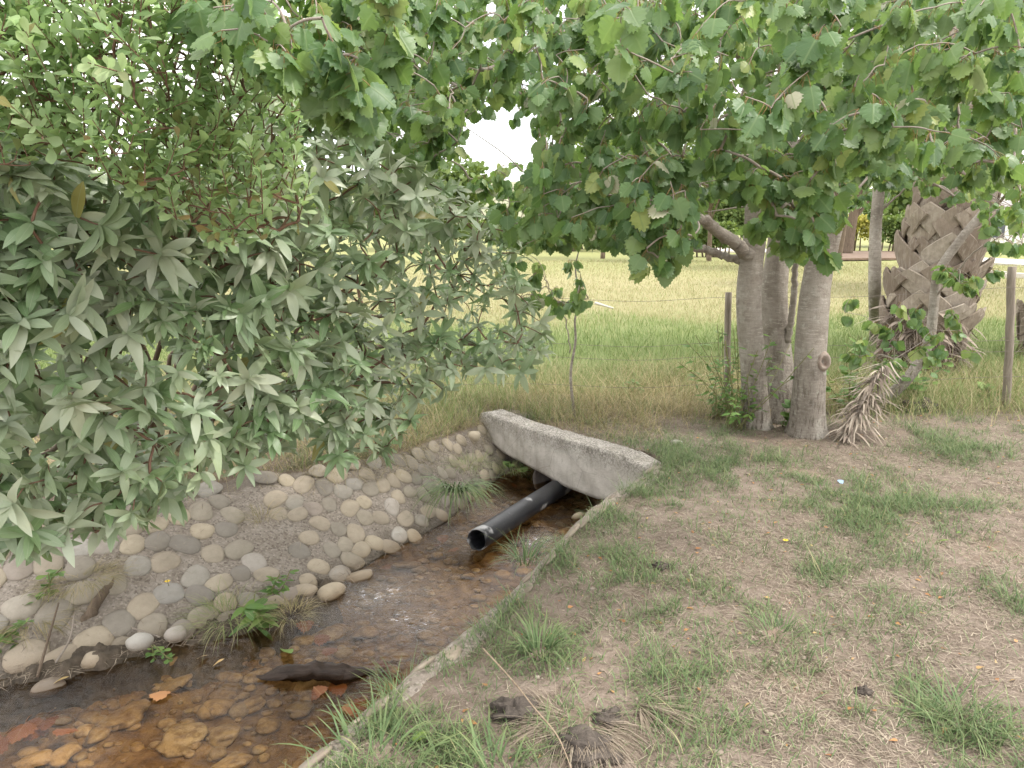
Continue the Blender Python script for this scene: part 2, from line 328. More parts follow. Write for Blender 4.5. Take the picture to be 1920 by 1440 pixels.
def tube(mb, pts, rad, n=8, rnd=0., cap=True, lump=0.):
    pts = np.asarray(pts, float); rad = np.broadcast_to(np.asarray(rad, float), (len(pts),))
    t = norm(np.gradient(pts, axis=0)); up = np.array((0, 0, 1.)) if abs(t[0, 2]) < .9 else np.array((1., 0, 0))
    a = norm(np.cross(up, t[0])); fr = []
    for k in range(len(pts)):
        a = a - t[k] * (a @ t[k]); a = a / max(np.linalg.norm(a), 1e-9); fr.append((a, np.cross(t[k], a)))
    th = np.arange(n) / n * 2 * pi; V = []
    for k in range(len(pts)):
        r = rad[k] * (1 + (lump * (vn(np.cos(th) * 1.3 + k * .13, np.sin(th) * 1.3 + k * .07, 1.5) - .5) if lump else 0))
        V.append(pts[k] + (np.cos(th) * r)[:, None] * fr[k][0] + (np.sin(th) * r)[:, None] * fr[k][1])
    V = np.concatenate(V); m = len(pts)
    i = np.arange(m - 1)[:, None] * n; j = np.arange(n)[None]; jn = (j + 1) % n
    q = np.stack([i + j, i + jn, i + n + jn, i + n + j], -1).reshape(-1, 4)
    fs = [q]
    if cap:
        V = np.concatenate([V, pts[-1:], pts[:1]]); e = (m - 1) * n; j = np.arange(n); jn = (j + 1) % n
        fs += [np.stack([e + j, e + jn, np.full(n, m * n)], -1), np.stack([jn, j, np.full(n, m * n + 1)], -1)]
    mb.add(V, fs, rnd)
def smoothpath(P, k=8):
    P = np.asarray(P, float); n = len(P); Q = np.vstack([2 * P[0] - P[1], P, 2 * P[-1] - P[-2]]); out = []
    for i in range(n - 1):
        p0, p1, p2, p3 = Q[i:i + 4]
        for t in np.arange(k) / k:
            out.append(.5 * ((2 * p1) + (-p0 + p2) * t + (2 * p0 - 5 * p1 + 4 * p2 - p3) * t * t + (-p0 + 3 * p1 - 3 * p2 + p3) * t ** 3))
    out.append(P[-1]); return np.array(out)
# leaf templates: (verts, faces, uv)
def t_grid(wf, rows=6, fold=.25, curl=.22, wid=.3, twist=0.):
    V = []; U = []
    for k in range(rows + 1):
        v = k / rows; ww = wf(v) * wid
        for s_ in (-1, 0, 1):
            V.append((s_ * ww, v, abs(s_) * ww * fold - curl * v * v + (s_ * ww * twist * sin(v * 6)))); U.append((s_ * max(wf(v), .05), v))
    q = []
    for k in range(rows):
        for j in range(2): a = k * 3 + j; q.append((a, a + 1, a + 4, a + 3))
    return np.array(V), [np.array(q)], np.array(U)
LF = lambda v: max(.05, sin(pi * min(1, v ** .92 * .96 + .04)) ** .72)
T_lance = t_grid(LF, 7, .12, .22, .165, .2)
T_lance2 = t_grid(LF, 7, .28, .42, .15, -.35)
T_spoon = t_grid(lambda v: max(.1, (v ** 1.1) * (1 - max(0, (v - .62) / .38) ** 2.2 * .85) * 1.25), 6, .2, .12, .3)
def t_poplar(petl=.5, lob=.13, seed=0, curl=.25):
    r = np.random.default_rng(seed); out = []; base = [(0, .02), (.2, -.05), (.4, .08), (.5, .28), (.46, .48), (.34, .68), (.2, .84), (0, 1.0)]
    side = smoothpath(np.array([(x, y, 0) for x, y in base]), 3)[:, :2]
    for k, (x, y) in enumerate(side):
        f = 1 + (lob if k % 3 == 0 else -lob * .6 if k % 3 == 1 else 0) * (1 if 2 < k < 20 else 0) + r.normal() * .02
        out.append((x * f, .45 + (y - .45) * (f if y > .5 else 1)))
    right = out; left = [(-x * (1 + r.normal() * .03), y) for x, y in out[::-1][1:-1]]
    O = np.array(right + left); n = len(O)
    C = np.array([(0, .2), (0, .5), (0, .75)])
    A = np.vstack([O, C]); z = -curl * A[:, 1] ** 2 * .6 - np.abs(A[:, 0]) ** 1.5 * .35 + r.normal(size=len(A)) * .012
    V = np.column_stack([A[:, 0], A[:, 1] + petl, z]); f3 = []
    for i in range(n):
        j = (i + 1) % n; m = (O[i] + O[j]) / 2; c = n + int(np.argmin(np.abs(C[:, 1] - m[1]))); f3.append((i, j, c))
        c2 = n + int(np.argmin(np.abs(C[:, 1] - ((O[j] + O[(j + 1) % n]) / 2)[1])))
        if c2 != c: f3.append((j, c2, c))
    U = np.column_stack([A[:, 0], np.maximum(A[:, 1], .01)])
    # petiole
    P = []; PU = []
    for k, t in enumerate((0, .4, .8, 1.06)):
        for a_ in (0, 1, 2): P.append((.014 * cos(a_ * 2.1), t * petl, .014 * sin(a_ * 2.1) + .12 * sin(t * pi) * petl)); PU.append((.3, -.2))
    b = len(V); q = []
    for k in range(3):
        for a_ in range(3): q.append((b + k * 3 + a_, b + k * 3 + (a_ + 1) % 3, b + k * 3 + 3 + (a_ + 1) % 3, b + k * 3 + 3 + a_))
    return np.vstack([V, P]), [np.array(f3), np.array(q)], np.vstack([U, PU])
T_pop = [t_poplar(.55, .13, 1), t_poplar(.6, .1, 2, .4), t_poplar(.5, .16, 3, .1)]
T_round = [t_poplar(.25, .05, 4, .2)]
def scatter(mb, T, pos, dirs, nrm, size, rnd):
    """many leaves in one go: y axis of the template along dirs, z axis near nrm"""
    V, fs, U = T; N = len(pos)
    if N == 0: return
    y = norm(dirs); x = norm(np.cross(y, nrm)); z = np.cross(x, y)
    W = (V[None, :, 0, None] * x[:, None] + V[None, :, 1, None] * y[:, None] + V[None, :, 2, None] * z[:, None]) * np.asarray(size)[:, None, None] + pos[:, None]
    k = len(V); l = np.empty((N, k, 3)); l[..., :2] = U[None]; l[..., 2] = np.asarray(rnd)[:, None]
    off = (np.arange(N) * k)[:, None, None]
    mb.add(W.reshape(-1, 3), [(f[None] + off).reshape(-1, f.shape[1]) for f in fs], l.reshape(-1, 3))
def blades(mb, pos, az, e0, e1, length, width, rnd, K=4):
    """curved tapering grass blades; e0 -> e1 is the blade's elevation from root to tip"""
    N = len(pos); pos = np.asarray(pos, float)
    if N == 0: return
    h = np.stack([np.cos(az), np.sin(az), 0 * az], 1); sd_ = np.stack([-np.sin(az), np.cos(az), 0 * az], 1)
    P = pos.copy(); V = np.zeros((N, 2 * K + 1, 3)); U = np.zeros((N, 2 * K + 1, 3)); U[..., 2] = rnd[:, None]
    for k in range(K):
        t = k / K; ww = width * (.75 + .5 * t - 1.1 * t * t) * .5
        V[:, 2 * k] = P - sd_ * ww[:, None]; V[:, 2 * k + 1] = P + sd_ * ww[:, None]; U[:, 2 * k:2 * k + 2, 1] = t
        e = e0 + (e1 - e0) * (t + .5 / K)
        P = P + (h * np.cos(e)[:, None] + np.array((0, 0, 1.)) * np.sin(e)[:, None]) * (length / K)[:, None]
    V[:, 2 * K] = P; U[:, 2 * K, 1] = 1; m = 2 * K + 1; off = (np.arange(N) * m)[:, None, None]
    q = np.array([(2 * k, 2 * k + 1, 2 * k + 3, 2 * k + 2) for k in range(K - 1)])
    fs = [(np.array([[2 * K - 2, 2 * K - 1, 2 * K]])[None] + off).reshape(-1, 3)]
    if K > 1: fs.append((q[None] + off).reshape(-1, 4))
    mb.add(V.reshape(-1, 3), fs, U.reshape(-1, 3))
def in_poly(x, y, P):
    P = np.asarray(P, float); c = np.zeros(len(x), bool); j = len(P) - 1
    for i in range(len(P)):
        a, b = P[i], P[j]
        with np.errstate(divide='ignore', invalid='ignore'):
            m = ((a[1] > y) != (b[1] > y)) & (x < (b[0] - a[0]) * (y - a[1]) / (b[1] - a[1] + 1e-12) + a[0])
        c ^= m; j = i
    return c
def sample_poly(P, n, mind=0):
    P = np.asarray(P, float); lo = P.min(0); hi = P.max(0); out = np.zeros((0, 2))
    tries = 0
    while len(out) < n and tries < 60:
        q = lo + rng.random((n * 3, 2)) * (hi - lo); q = q[in_poly(q[:, 0], q[:, 1], P)]; out = np.vstack([out, q]); tries += 1
    out = out[:n]
    if mind:
        keep = []
        for p in out:
            if all((p[0] - k[0]) ** 2 + (p[1] - k[1]) ** 2 > mind ** 2 for k in keep): keep.append(p)
        out = np.array(keep)
    return out
def grow(nodes, par, rad0, targets, root, rmin=.0025, rk=.0022, maxr=.03):
    """join targets to an existing skeleton, each to its nearest node that lies nearer the root"""
    nodes = [np.array(p, float) for p in nodes]; par = list(par); n0 = len(nodes)
    dr = [np.linalg.norm(p - root) for p in nodes]
    order = np.argsort(np.linalg.norm(targets - root, axis=1)); idx = {}
    for o_ in order:
        t = targets[o_]; A = np.array(nodes); d = np.linalg.norm(A - t, axis=1) + .15 * np.maximum(0, np.array(dr) - np.linalg.norm(t - root))
        j = int(np.argmin(d)); nodes.append(t); par.append(j); dr.append(np.linalg.norm(t - root)); idx[int(o_)] = len(nodes) - 1
    cnt = np.ones(len(nodes))
    for k in range(len(nodes) - 1, n0 - 1, -1):
        if par[k] >= n0: cnt[par[k]] += cnt[k]
    rad = np.minimum(rmin + rk * np.sqrt(cnt), maxr)
    return np.array(nodes), par, rad, n0, idx
def draw_links(G_, nodes, par, rad, n0, sag=.06, n=5):
    """G_ collects one mesh for each twig that leaves the skeleton, keyed by the skeleton node it leaves"""
    dirs = np.zeros((len(nodes), 3)); comp = {}
    for k in range(n0, len(nodes)):
        a = nodes[par[k]]; b = nodes[k]; L_ = np.linalg.norm(b - a); comp[k] = comp[par[k]] if par[k] >= n0 else par[k]
        mb = G_.setdefault(comp[k], MB())
        if L_ < 1e-4: continue
        off = rng.normal(size=3) * .045 * L_; off[2] += sag * L_
        mid1 = a + (b - a) * .35 + off; mid2 = a + (b - a) * .7 + off * .7 + rng.normal(size=3) * .02 * L_
        ra = rad[k] * 1.25; P = smoothpath([a, mid1, mid2, b], 3)
        tube(mb, P, np.linspace(ra, rad[k] * .8, len(P)), n, rng.random(), False)
        dirs[k] = norm(b - mid2)
    G_['comp'] = comp
    return dirs
def build_twigs(G_, mat, root, owner=None):
    G_.pop('comp', None)
    for key, mb in G_.items():
        if mb.n: mb.build('twig', mat, (owner[key] if owner else root), loc=np.array(root.location))

# ================================================================== GROUND (one sheet)
def axis(lo, hi, step, far_lo, far_hi, g=1.16):
    c = list(np.arange(lo, hi + 1e-6, step)); a = [lo]; s_ = step
    while a[-1] > far_lo: s_ *= g; a.append(a[-1] - s_)
    b = [c[-1]]; s_ = step
    while b[-1] < far_hi: s_ *= g; b.append(b[-1] + s_)
    return np.array(a[::-1][:-1] + c + b[1:])
gx = axis(-3.9, 3.6, .022, -400, 400); gy = axis(1.3, 6.8, .022, -60, 600)
GX, GY = np.meshgrid(gx, gy); z, chm, bkm = terrain(GX.ravel(), GY.ravel(), True)
V = np.column_stack([GX.ravel(), GY.ravel(), z]); nx, ny = len(gx), len(gy)
i = np.arange(ny - 1)[:, None] * nx + np.arange(nx - 1)[None]
mb = MB(); mb.add(V, np.stack([i, i + 1, i + nx + 1, i + nx], -1).reshape(-1, 4))
ground = mb.build('ground', M_ground); ground['kind'] = 'structure'
at = ground.data.attributes.new('zone', 'FLOAT_VECTOR', 'POINT'); at.data.foreach_set('vector', np.column_stack([chm, bkm, 0 * chm]).astype(np.float32).ravel())

# water
wx = np.arange(-3.4, 1.3, .013); wy = np.arange(1.2, 6.5, .013); WX, WY = np.meshgrid(wx, wy); P = np.column_stack([WX.ravel(), WY.ravel()])
a_ = sdist(P, RW); b_ = sdist(P, LW); ins = (a_ > -.10) & (b_ < .10) & (((P - HA) @ hn) < .28)
ins = ins.reshape(WX.shape)
rip = np.zeros(len(P))
for (px, py, r_, s_) in [(700, 1110, .42, 1.), (760, 1160, .3, .8), (930, 950, .33, .9), (1000, 1010, .2, 1.4), (850, 1010, .3, .7), (120, 1300, .4, .25), (40, 1250, .3, .5)]:
    q = G(px, py, WATER)[:2]; rip = np.maximum(rip, s_ * np.exp(-((P[:, 0] - q[0]) ** 2 + (P[:, 1] - q[1]) ** 2) / (r_ * r_) * 1.2))
rip *= .6 + .8 * fbm(P[:, 0], P[:, 1], 3, 3)
fx_ = P[:, 0] * .5 + P[:, 1] * .87; fy_ = P[:, 0] * .87 - P[:, 1] * .5
wz = WATER + (fbm(P[:, 0], P[:, 1], 9, 2, 2) - .5) * .006 + (fbm(fx_ * 1.8 + .4 * fy_, fy_, 26, 3, 12) - .5) * (.0022 + .017 * np.clip(rip, 0, 1.3))
q = ins[:-1, :-1] & ins[1:, :-1] & ins[:-1, 1:] & ins[1:, 1:]; ii = (np.arange(len(wy) - 1)[:, None] * len(wx) + np.arange(len(wx) - 1)[None])[q]
fw = np.stack([ii, ii + 1, ii + len(wx) + 1, ii + len(wx)], -1); used, inv = np.unique(fw, return_inverse=True)
mb = MB(); mb.add(np.column_stack([P, wz])[used], inv.reshape(-1, 4)); water = mb.build('water', M_water); water['kind'] = 'structure'
at = water.data.attributes.new('rip', 'FLOAT', 'POINT'); at.data.foreach_set('value', rip[used].astype(np.float32))

# far setting
mb = MB(); hx = np.linspace(-500, 500, 90); hv = []
for y_, k in ((330, 0), (350, .5), (380, 1), (460, .9), (560, 0)):
    for x_ in hx: hv.append((x_, y_, k * (17 + 9 * fbm(np.array([x_]), np.array([0.]), .011, 3)[0] + 6 * sin(x_ * .012 + 1)) - .5))
i = np.arange(4)[:, None] * 90 + np.arange(89)[None]; mb.add(hv, np.stack([i, i + 1, i + 91, i + 90], -1).reshape(-1, 4))
mb.build('hill', M_hill)['kind'] = 'structure'
def slab(name, pts, z0, mat, kind='structure'):
    mb = MB(); n = len(pts); V = [(p[0], p[1], z0) for p in pts] + [(p[0], p[1], z0 - .1) for p in pts]
    mb.add(V, [np.array([list(range(n))])] + [np.array([(k, k + n, (k + 1) % n + n, (k + 1) % n) for k in range(n)])])
    o = mb.build(name, mat, None, False); o['kind'] = kind; return o
slab('path', [G(1140, 466), G(1245, 471), G(1560, 478), G(1990, 505), G(1990, 494), G(1560, 472), G(1240, 463.5), G(1140, 461)], .1, M_paved)
slab('mulch_bed', [G(1500, 490), G(1700, 488), G(1700, 474), G(1500, 474)], .13, M_mulch)

# ================================================================== STONE BANKS
def lerp_poly(poly, s_):
    d = np.concatenate([[0], np.cumsum(np.linalg.norm(np.diff(poly, axis=0), axis=1))]); d /= d[-1]
    return np.stack([np.interp(s_, d, poly[:, 0]), np.interp(s_, d, poly[:, 1])], -1)
def station(s_, t_, W_, T_):
    """s_ runs over the stations by index, t_ from water to top"""
    k = np.arange(len(W_)); w_ = np.stack([np.interp(s_, k, W_[:, 0]), np.interp(s_, k, W_[:, 1])], -1); p_ = np.stack([np.interp(s_, k, T_[:, 0]), np.interp(s_, k, T_[:, 1])], -1)
    return w_ * (1 - t_)[..., None] + p_ * t_[..., None]
def patch(mb, W_, T_, s0, s1, t0, t1, ns, ntt, lift):
    s_, t_ = np.meshgrid(np.linspace(s0, s1, ns), np.linspace(t0, t1, ntt)); P = station(s_.ravel(), t_.ravel(), W_, T_)
    z = terrain(P[:, 0], P[:, 1]); e = np.minimum(np.minimum((t_.ravel() - t0) / .08, (t1 - t_.ravel()) / .12), 1)
    if t1 > 1.3: e = np.minimum(e, np.clip((1.1 + .55 * fbm(s_.ravel() * 2, t_.ravel(), 1., 3) - t_.ravel()) * 6, -1, 1))
    z = z + lift * e - .03 * (1 - e) + (fbm(P[:, 0], P[:, 1], 30, 3) - .5) * .012
    i = np.arange(ntt - 1)[:, None] * ns + np.arange(ns - 1)[None]
    mb.add(np.column_stack([P, z]), np.stack([i, i + 1, i + ns + 1, i + ns], -1).reshape(-1, 4))
def sphere_T(nu=14, nv=9):
    V = []; U = []
    for a in range(nv + 1):
        ph = pi * a / nv
        for b in range(nu): th = 2 * pi * b / nu; V.append((sin(ph) * cos(th), sin(ph) * sin(th), cos(ph)))
    q = []
    for a in range(nv):
        for b in range(nu): q.append((a * nu + b, (a + 1) * nu + b, (a + 1) * nu + (b + 1) % nu, a * nu + (b + 1) % nu))
    return np.array(V), np.array(q)
SV, SQ = sphere_T()
def cobble(mb, c, n, ang, a, b, h, rnd, lump=.1):
    n = norm(np.asarray(n, float)); x = norm(np.cross(np.array((0, 1., .01)), n)); y = np.cross(n, x)
    x, y = x * cos(ang) + y * sin(ang), -x * sin(ang) + y * cos(ang)
    o = rng.random() * 50; W = SV.copy(); r = 1 + lump * (vn(W[:, 0] * 1.2 + o, W[:, 1] * 1.2 + W[:, 2], 1.) - .5) * 2
    W = W * r[:, None]; e = .82; W[:, :2] = np.sign(W[:, :2]) * np.abs(W[:, :2]) ** e
    W[:, 0] *= 1 + .14 * W[:, 1] * rng.choice((-1, 1))
    mb.add(c + W[:, :1] * a * x + W[:, 1:2] * b * y + W[:, 2:] * h * n, SQ, rnd)
def tnormal(x, y):
    e = .06; z = terrain([x - e, x + e, x, x], [y, y, y - e, y + e]); return norm(np.array([(z[0] - z[1]) / (2 * e), (z[2] - z[3]) / (2 * e), 1.]))
bank = empty('cobbled_bank', (-1.5, 4.2, -.2), 'sloping bank of rounded cobbles set in mortar, below the shrub', 'stone bank')
mb = MB(); patch(mb, LW, LT, 1.5, 9.3, .04, 1.0, 420, 70, .016); kid(mb, 'mortar', M_mortar, bank)
mb = MB(); placed = []
def try_cob(px, py, r):
    for q in placed:
        if (q[0] - px) ** 2 + (q[1] - py) ** 2 < (q[2] + r) ** 2 * .80: return False
    placed.append((px, py, r)); return True
cand = []
lat = []; sx = 1.6
while sx < 9.1:
    rb = np.interp(sx, [2, 5, 9], [.078, .058, .048]); w0 = station(np.array([sx, sx + .1]), np.array([.5, .5]), LW, LT); wid_ = np.linalg.norm(station(np.array([sx]), np.array([0.]), LW, LT) - station(np.array([sx]), np.array([1.]), LW, LT)) * 1.12
    m_ = max(2, int(wid_ / (rb * 2.08))); ph_ = (len(lat) % 2) * .5
    lat.append([(sx + rng.normal() * .012, .1 + (j_ + ph_) * .88 / m_ + rng.normal() * .012) for j_ in range(m_)])
    sx += .1 * rb * 1.92 / np.linalg.norm(w0[1] - w0[0])
for s_, t_ in [q_ for row in lat for q_ in row] + [(rng.uniform(1.6, 9.1), rng.uniform(.1, .97)) for _ in range(3000)]:
    p = station(np.array([s_]), np.array([t_]), LW, LT)[0]
    big = np.interp(s_, [2, 5, 9], [.083, .061, .050]); r = big * rng.uniform(.86, 1.04)
    g = fbm(np.array([p[0]]), np.array([p[1]]), 2.2, 2, 8)[0]
    if s_ < 5.2 and g > .72: continue
    if 4.75 < s_ < 5.1 and .3 < t_: continue
    if s_ > 6.6 and rng.random() < .05: continue
    if try_cob(p[0], p[1], r): cand.append((p, r))
cand = [c for c in cand if c[0][1] > 3.15]; cand.sort(key=lambda c: -(c[1] / np.hypot(*c[0])) * (1 if not in_poly(np.array([960 + 1400 * c[0][0] / c[0][1]]), np.array([0.]), [(0, -1), (1, -1), (0, 1)])[0] else 1))
for (p, r) in cand:
    z_ = tz(*p); n = tnormal(*p); el = rng.uniform(1.02, 1.28); big_ = big_ + 1 if 'big_' in globals() else 1
    own = big_ <= 99; mc = MB() if own else mb
    cobble(mc, np.array((p[0], p[1], z_ + .015)), n, rng.uniform(0, pi), r * el * 1.06, r * 1.02, r * rng.uniform(.26, .36), rng.random(), .07)
    if own: kid(mc, 'cobble', M_cob, bank)
kid(mb, 'cobbles', M_cob, bank)['kind'] = 'stuff'
mb = MB(); s_, t_ = np.meshgrid(np.linspace(1.2, 5.35, 300), np.linspace(-.24, .3, 40)); Pm = station(s_.ravel(), t_.ravel(), LW, LT); tt = t_.ravel()
mh = .10 * np.exp(-((tt - .02) / .11) ** 2) * np.clip(.35 + 1.3 * fbm(Pm[:, 0], Pm[:, 1], 2.6, 3, 4), 0, 1.4) + (fbm(Pm[:, 0], Pm[:, 1], 16, 5, 6) - .5) * .11
zm = np.where(tt < 0, BED + .02 + mh * 1.3, WATER - .05 + mh + tt * .5) - .03
i = np.arange(39)[:, None] * 300 + np.arange(299)[None]; mb.add(np.column_stack([Pm, zm]), np.stack([i, i + 1, i + 301, i + 300], -1).reshape(-1, 4)); mb.build('mud', M_mud)['kind'] = 'structure'
bankr = empty('cobbled_edge', (0, 3.3, -.1), 'worn cobbled edge of the stream beside the bare lawn, half buried in dirt', 'stone edge')
mb = MB(); patch(mb, RW, RT, 2.2, 9.0, .1, 1.5, 420, 30, .010); kid(mb, 'mortar', M_mortar, bankr)
mb = MB(); placed = []
for _ in range(3000):
    s_ = rng.uniform(2.6, 8.8); t_ = rng.uniform(.2, .95 + .5 * fbm(np.array([s_ * 1.7]), np.array([3.]), 1., 2)[0]); p = station(np.array([s_]), np.array([t_]), RW, RT)[0]; r = rng.uniform(.036, .062)
    if try_cob(p[0], p[1], r):
        mc = MB(); nr_ = nr_ + 1 if 'nr_' in globals() else 1
        if nr_ > 99: mc = mb
        cobble(mc, np.array((p[0], p[1], tz(*p) + .000)), tnormal(*p), rng.uniform(-.3, .5) + 1., r * 1.25, r * .9, r * .26, rng.random() * .6, .16)
        if nr_ <= 99: kid(mc, 'cobble', M_cobd, bankr)
if mb.n: kid(mb, 'cobbles', M_cobd, bankr)['kind'] = 'stuff'

# ================================================================== HEADWALL, PIPES
def along(a, off=0.): p = HA + hd * a + hn * off; return p
head = empty('culvert_headwall', (*along(HLEN / 2), 0), 'grey weathered concrete headwall over the culvert mouth, lichen on its top edge', 'headwall')
mb = MB(); NA = 80; prof_n = 0; rings = []
bot = lambda a: np.interp(a / HLEN, [0, .04, .1, .2, .4, .6, .78, .88, .95, 1], [-.05, -.1, -.17, -.23, -.27, -.32, -.32, -.28, -.2, -.1])
topf = lambda a: np.interp(a / HLEN, [0, .02, .06, .3, .5, .9, 1], [-.01, .05, .075, .05, .055, .065, .03]) 
for k in range(NA + 1):
    a = HLEN * k / NA; b0 = bot(a); t0 = topf(a); T_ = .2; r = .022
    pf = [(0, z_) for z_ in np.linspace(b0, t0 - r, 14)] + [(r * (1 - cos(q)), t0 - r + r * sin(q)) for q in (.5, 1.05, 1.5)] + [(x_, t0) for x_ in np.linspace(r * 1.5, T_ - r * 1.5, 6)] + [(T_ - r * (1 - cos(q)), t0 - r + r * sin(q)) for q in (1.5, 1.05, .5)] + [(T_, z_) for z_ in np.linspace(t0 - r, b0, 8)]
    pf = np.array(pf); w_ = along(a)[None] + hn[None] * pf[:, :1]
    nn = (fbm(w_[:, 0] * 3 + pf[:, 1] * 2, pf[:, 1] * 3 + k * .05, 3, 4) - .5) * .022 - .012 * np.clip(fbm(w_[:, 0] * 9, pf[:, 1] * 9 + k * .2, 2, 3) - .58, 0, 1) * 8 * (pf[:, 1] > t0 - .04)
    rings.append(np.column_stack([w_ - hn[None] * nn[:, None], pf[:, 1] + nn * .7])); prof_n = len(pf)
V = np.concatenate(rings); i = np.arange(NA)[:, None] * prof_n; j = np.arange(prof_n)[None]; jn = (j + 1) % prof_n
mb.add(V, [np.stack([i + j, i + prof_n + j, i + prof_n + jn, i + jn], -1).reshape(-1, 4), np.array([list(range(prof_n))]), np.array([list(range(NA * prof_n, (NA + 1) * prof_n))[::-1]])])
kid(mb, 'wall', M_conc, head)
def hollow(mb, p0, p1, r, th, n=36, m=30, rag=0.):
    p0 = np.array(p0); p1 = np.array(p1); d = norm(p1 - p0); x = norm(np.cross(d, (0, 0, 1.))); y = np.cross(x, d); a = np.arange(n) / n * 2 * pi
    rows = []
    for rr, ts in ((r, np.linspace(0, 1, m)), (r - th, np.linspace(1, 0, m))):
        for t in ts:
            jag = d * 0 + (rag * np.maximum(0, vn(a * 2, a * 0, 1.3) - .4) if t == 0 else 0 * a)[:, None] * d
            wob = 1 + .015 * np.sin(a * 2 + t * 3)
            rows.append(p0 + (p1 - p0) * t + jag + (np.cos(a) * rr * wob)[:, None] * x + (np.sin(a) * rr * wob)[:, None] * y)
    V = np.concatenate(rows); M_ = len(rows); i = (np.arange(M_) * n)[:, None]; i2 = ((np.arange(M_) + 1) % M_ * n)[:, None]; j = np.arange(n)[None]; jn = (j + 1) % n
    mb.add(V, np.stack([i + j, i2 + j, i2 + jn, i + jn], -1).reshape(-1, 4))
mb = MB(); pa = G(893, 1013, -.34); pb = G(1046, 916, -.37); pb = pb + (pb - pa) * .2
hollow(mb, pa + (0, 0, 0), pb, .073, .006, rag=.03)
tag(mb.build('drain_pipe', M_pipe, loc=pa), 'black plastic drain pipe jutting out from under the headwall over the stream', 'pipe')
mb = MB(); pc = G(1018, 903, -.37); hollow(mb, pc, pc + np.array((*(hn * .5), 0)), .125, .016)
tag(mb.build('culvert_pipe', mat_simple('grey_culvert', (.12, .1, .09), (.22, .19, .17), 12), loc=pc), 'short grey culvert pipe with its round mouth half under water beneath the headwall', 'pipe')

# ================================================================== SHRUB (grey green rosettes)
def shrub_front(px, py):
    """distance of the shrub's face from the camera along Y, from the way it leans over the stream"""
    d = np.interp(px, [-100, 0, 250, 500, 800, 1030], [2.0, 2.05, 2.3, 2.8, 3.5, 4.1]); return d + np.interp(py, [0, 350, 700, 1100], [.7, .0, .1, .35])
shrub_poly = [(-120, 200), (60, 240), (250, 330), (430, 120), (600, 130), (700, 230), (760, 300), (880, 370), (960, 440), (1000, 560), (1035, 660), (980, 700), (900, 690), (860, 710), (800, 760), (720, 850), (640, 860), (560, 800), (470, 880), (400, 860), (330, 945), (180, 1000), (60, 1020), (-120, 1080)]
root_s = np.array((-2.6, 5.3, 0.))
pp = sample_poly(shrub_poly, 5000, 22); tg = []
for px, py in pp:
    # gaps low in the middle where the meadow shows
    if 20 < px < 360 and 610 < py < 860 and rng.random() < .62: continue
    Y = shrub_front(px, py) + abs(rng.normal()) * .28; tg.append(D(px, py, Y))
pp = sample_poly(shrub_poly, 560)
for px, py in pp:
    if px < 480 and rng.random() < .75: continue
    tg.append(D(px, py, shrub_front(px, py) + rng.uniform(.35, 1.4)))
tg = np.array(tg); tg = tg[tg[:, 2] > .05]
shrub = empty('grey_leaved_shrub', root_s, 'large shrub of grey green pointed leaves in rosettes leaning over the stream', 'shrub')
limbs = []
for (px, py, Y, bx) in [(150, 720, 3.0, 0), (60, 420, 2.4, .1), (330, 560, 2.9, .0), (560, 700, 3.6, .1), (640, 420, 3.8, .15), (820, 560, 4.1, .2), (250, 880, 3.0, -.1), (700, 260, 4.2, .1), (900, 640, 4.5, .2), (0, 900, 2.5, -.1), (420, 350, 3.2, 0)]:
    e = D(px, py, Y); r0 = root_s + np.array((bx, rng.normal() * .12, 0)); mid = r0 * .5 + e * .5 + np.array((0, .2, .25))
    limbs.append(smoothpath([r0, r0 * .8 + mid * .2 + (0, 0, .1), mid, e], 7))
mb = MB(); nodes = []; par = []
own = []
for lp in limbs:
    mb = MB(); lp = lp + rng.normal(size=lp.shape) * .012; lp[0] = root_s + (lp[0] - root_s)
    tube(mb, lp, np.linspace(.032, .009, len(lp)), 7, rng.random()); b0 = len(nodes)
    for k, p in enumerate(lp): nodes.append(p); par.append(b0 + k - 1 if k else 0)
    own += [kid(mb, 'stem', M_brownbark, shrub)] * len(lp)
nd, pr, rd, n0, idx = grow(nodes, par, None, tg, root_s, .0018, .0011, .009)
TG = {}; dirs = draw_links(TG, nd, pr, rd, n0, .05, 5); build_twigs(TG, M_redtwig, shrub, own)
P_, D_, N_, S_, R_ = [], [], [], [], []
for k in range(n0, len(nd)):
    c = nd[k]; toc = norm(np.array((0, 0, 1.7)) - c); ax = norm(toc * .45 + np.array((0, 0, .55)) + dirs[k] * .35 + rng.normal(size=3) * .5)
    u = norm(np.cross(ax, rng.normal(size=3))); v = np.cross(ax, u); m = rng.integers(8, 12); ph = rng.random() * 6
    base_r = rng.random(); sz = .106 * rng.choice((.68, .85, 1., 1.12, 1.2)) * (1 + .12 * (c[0] < -.8))
    for q in range(m):
        a = ph + q * 2.4 + rng.normal() * .35; ring = q / m; el = radians(4 + 52 * ring ** 1.3) + rng.normal() * .2
        d = norm((u * cos(a) + v * sin(a)) * cos(el) + ax * sin(el) + np.array((0, 0, -.18)) + rng.normal(size=3) * .08)
        P_.append(c + ax * (.012 * ring)); D_.append(d); N_.append(norm(ax * .9 + rng.normal(size=3) * .22 + np.array((0, 0, .3)))); S_.append(sz * (1 - .45 * ring ** 2) * rng.uniform(.85, 1.1)); R_.append(np.clip(.05 + .85 * base_r + rng.normal() * .16, 0, .96) if rng.random() > .006 else 1.)
P_, D_, N_, S_, R_ = map(np.array, (P_, D_, N_, S_, R_)); h = rng.random(len(P_)) < .5
mb = MB(); scatter(mb, T_lance, P_[h], D_[h], N_[h], S_[h], R_[h]); scatter(mb, T_lance2, P_[~h], D_[~h], N_[~h], S_[~h], R_[~h])
kid(mb, 'foliage', M_shrub, shrub)

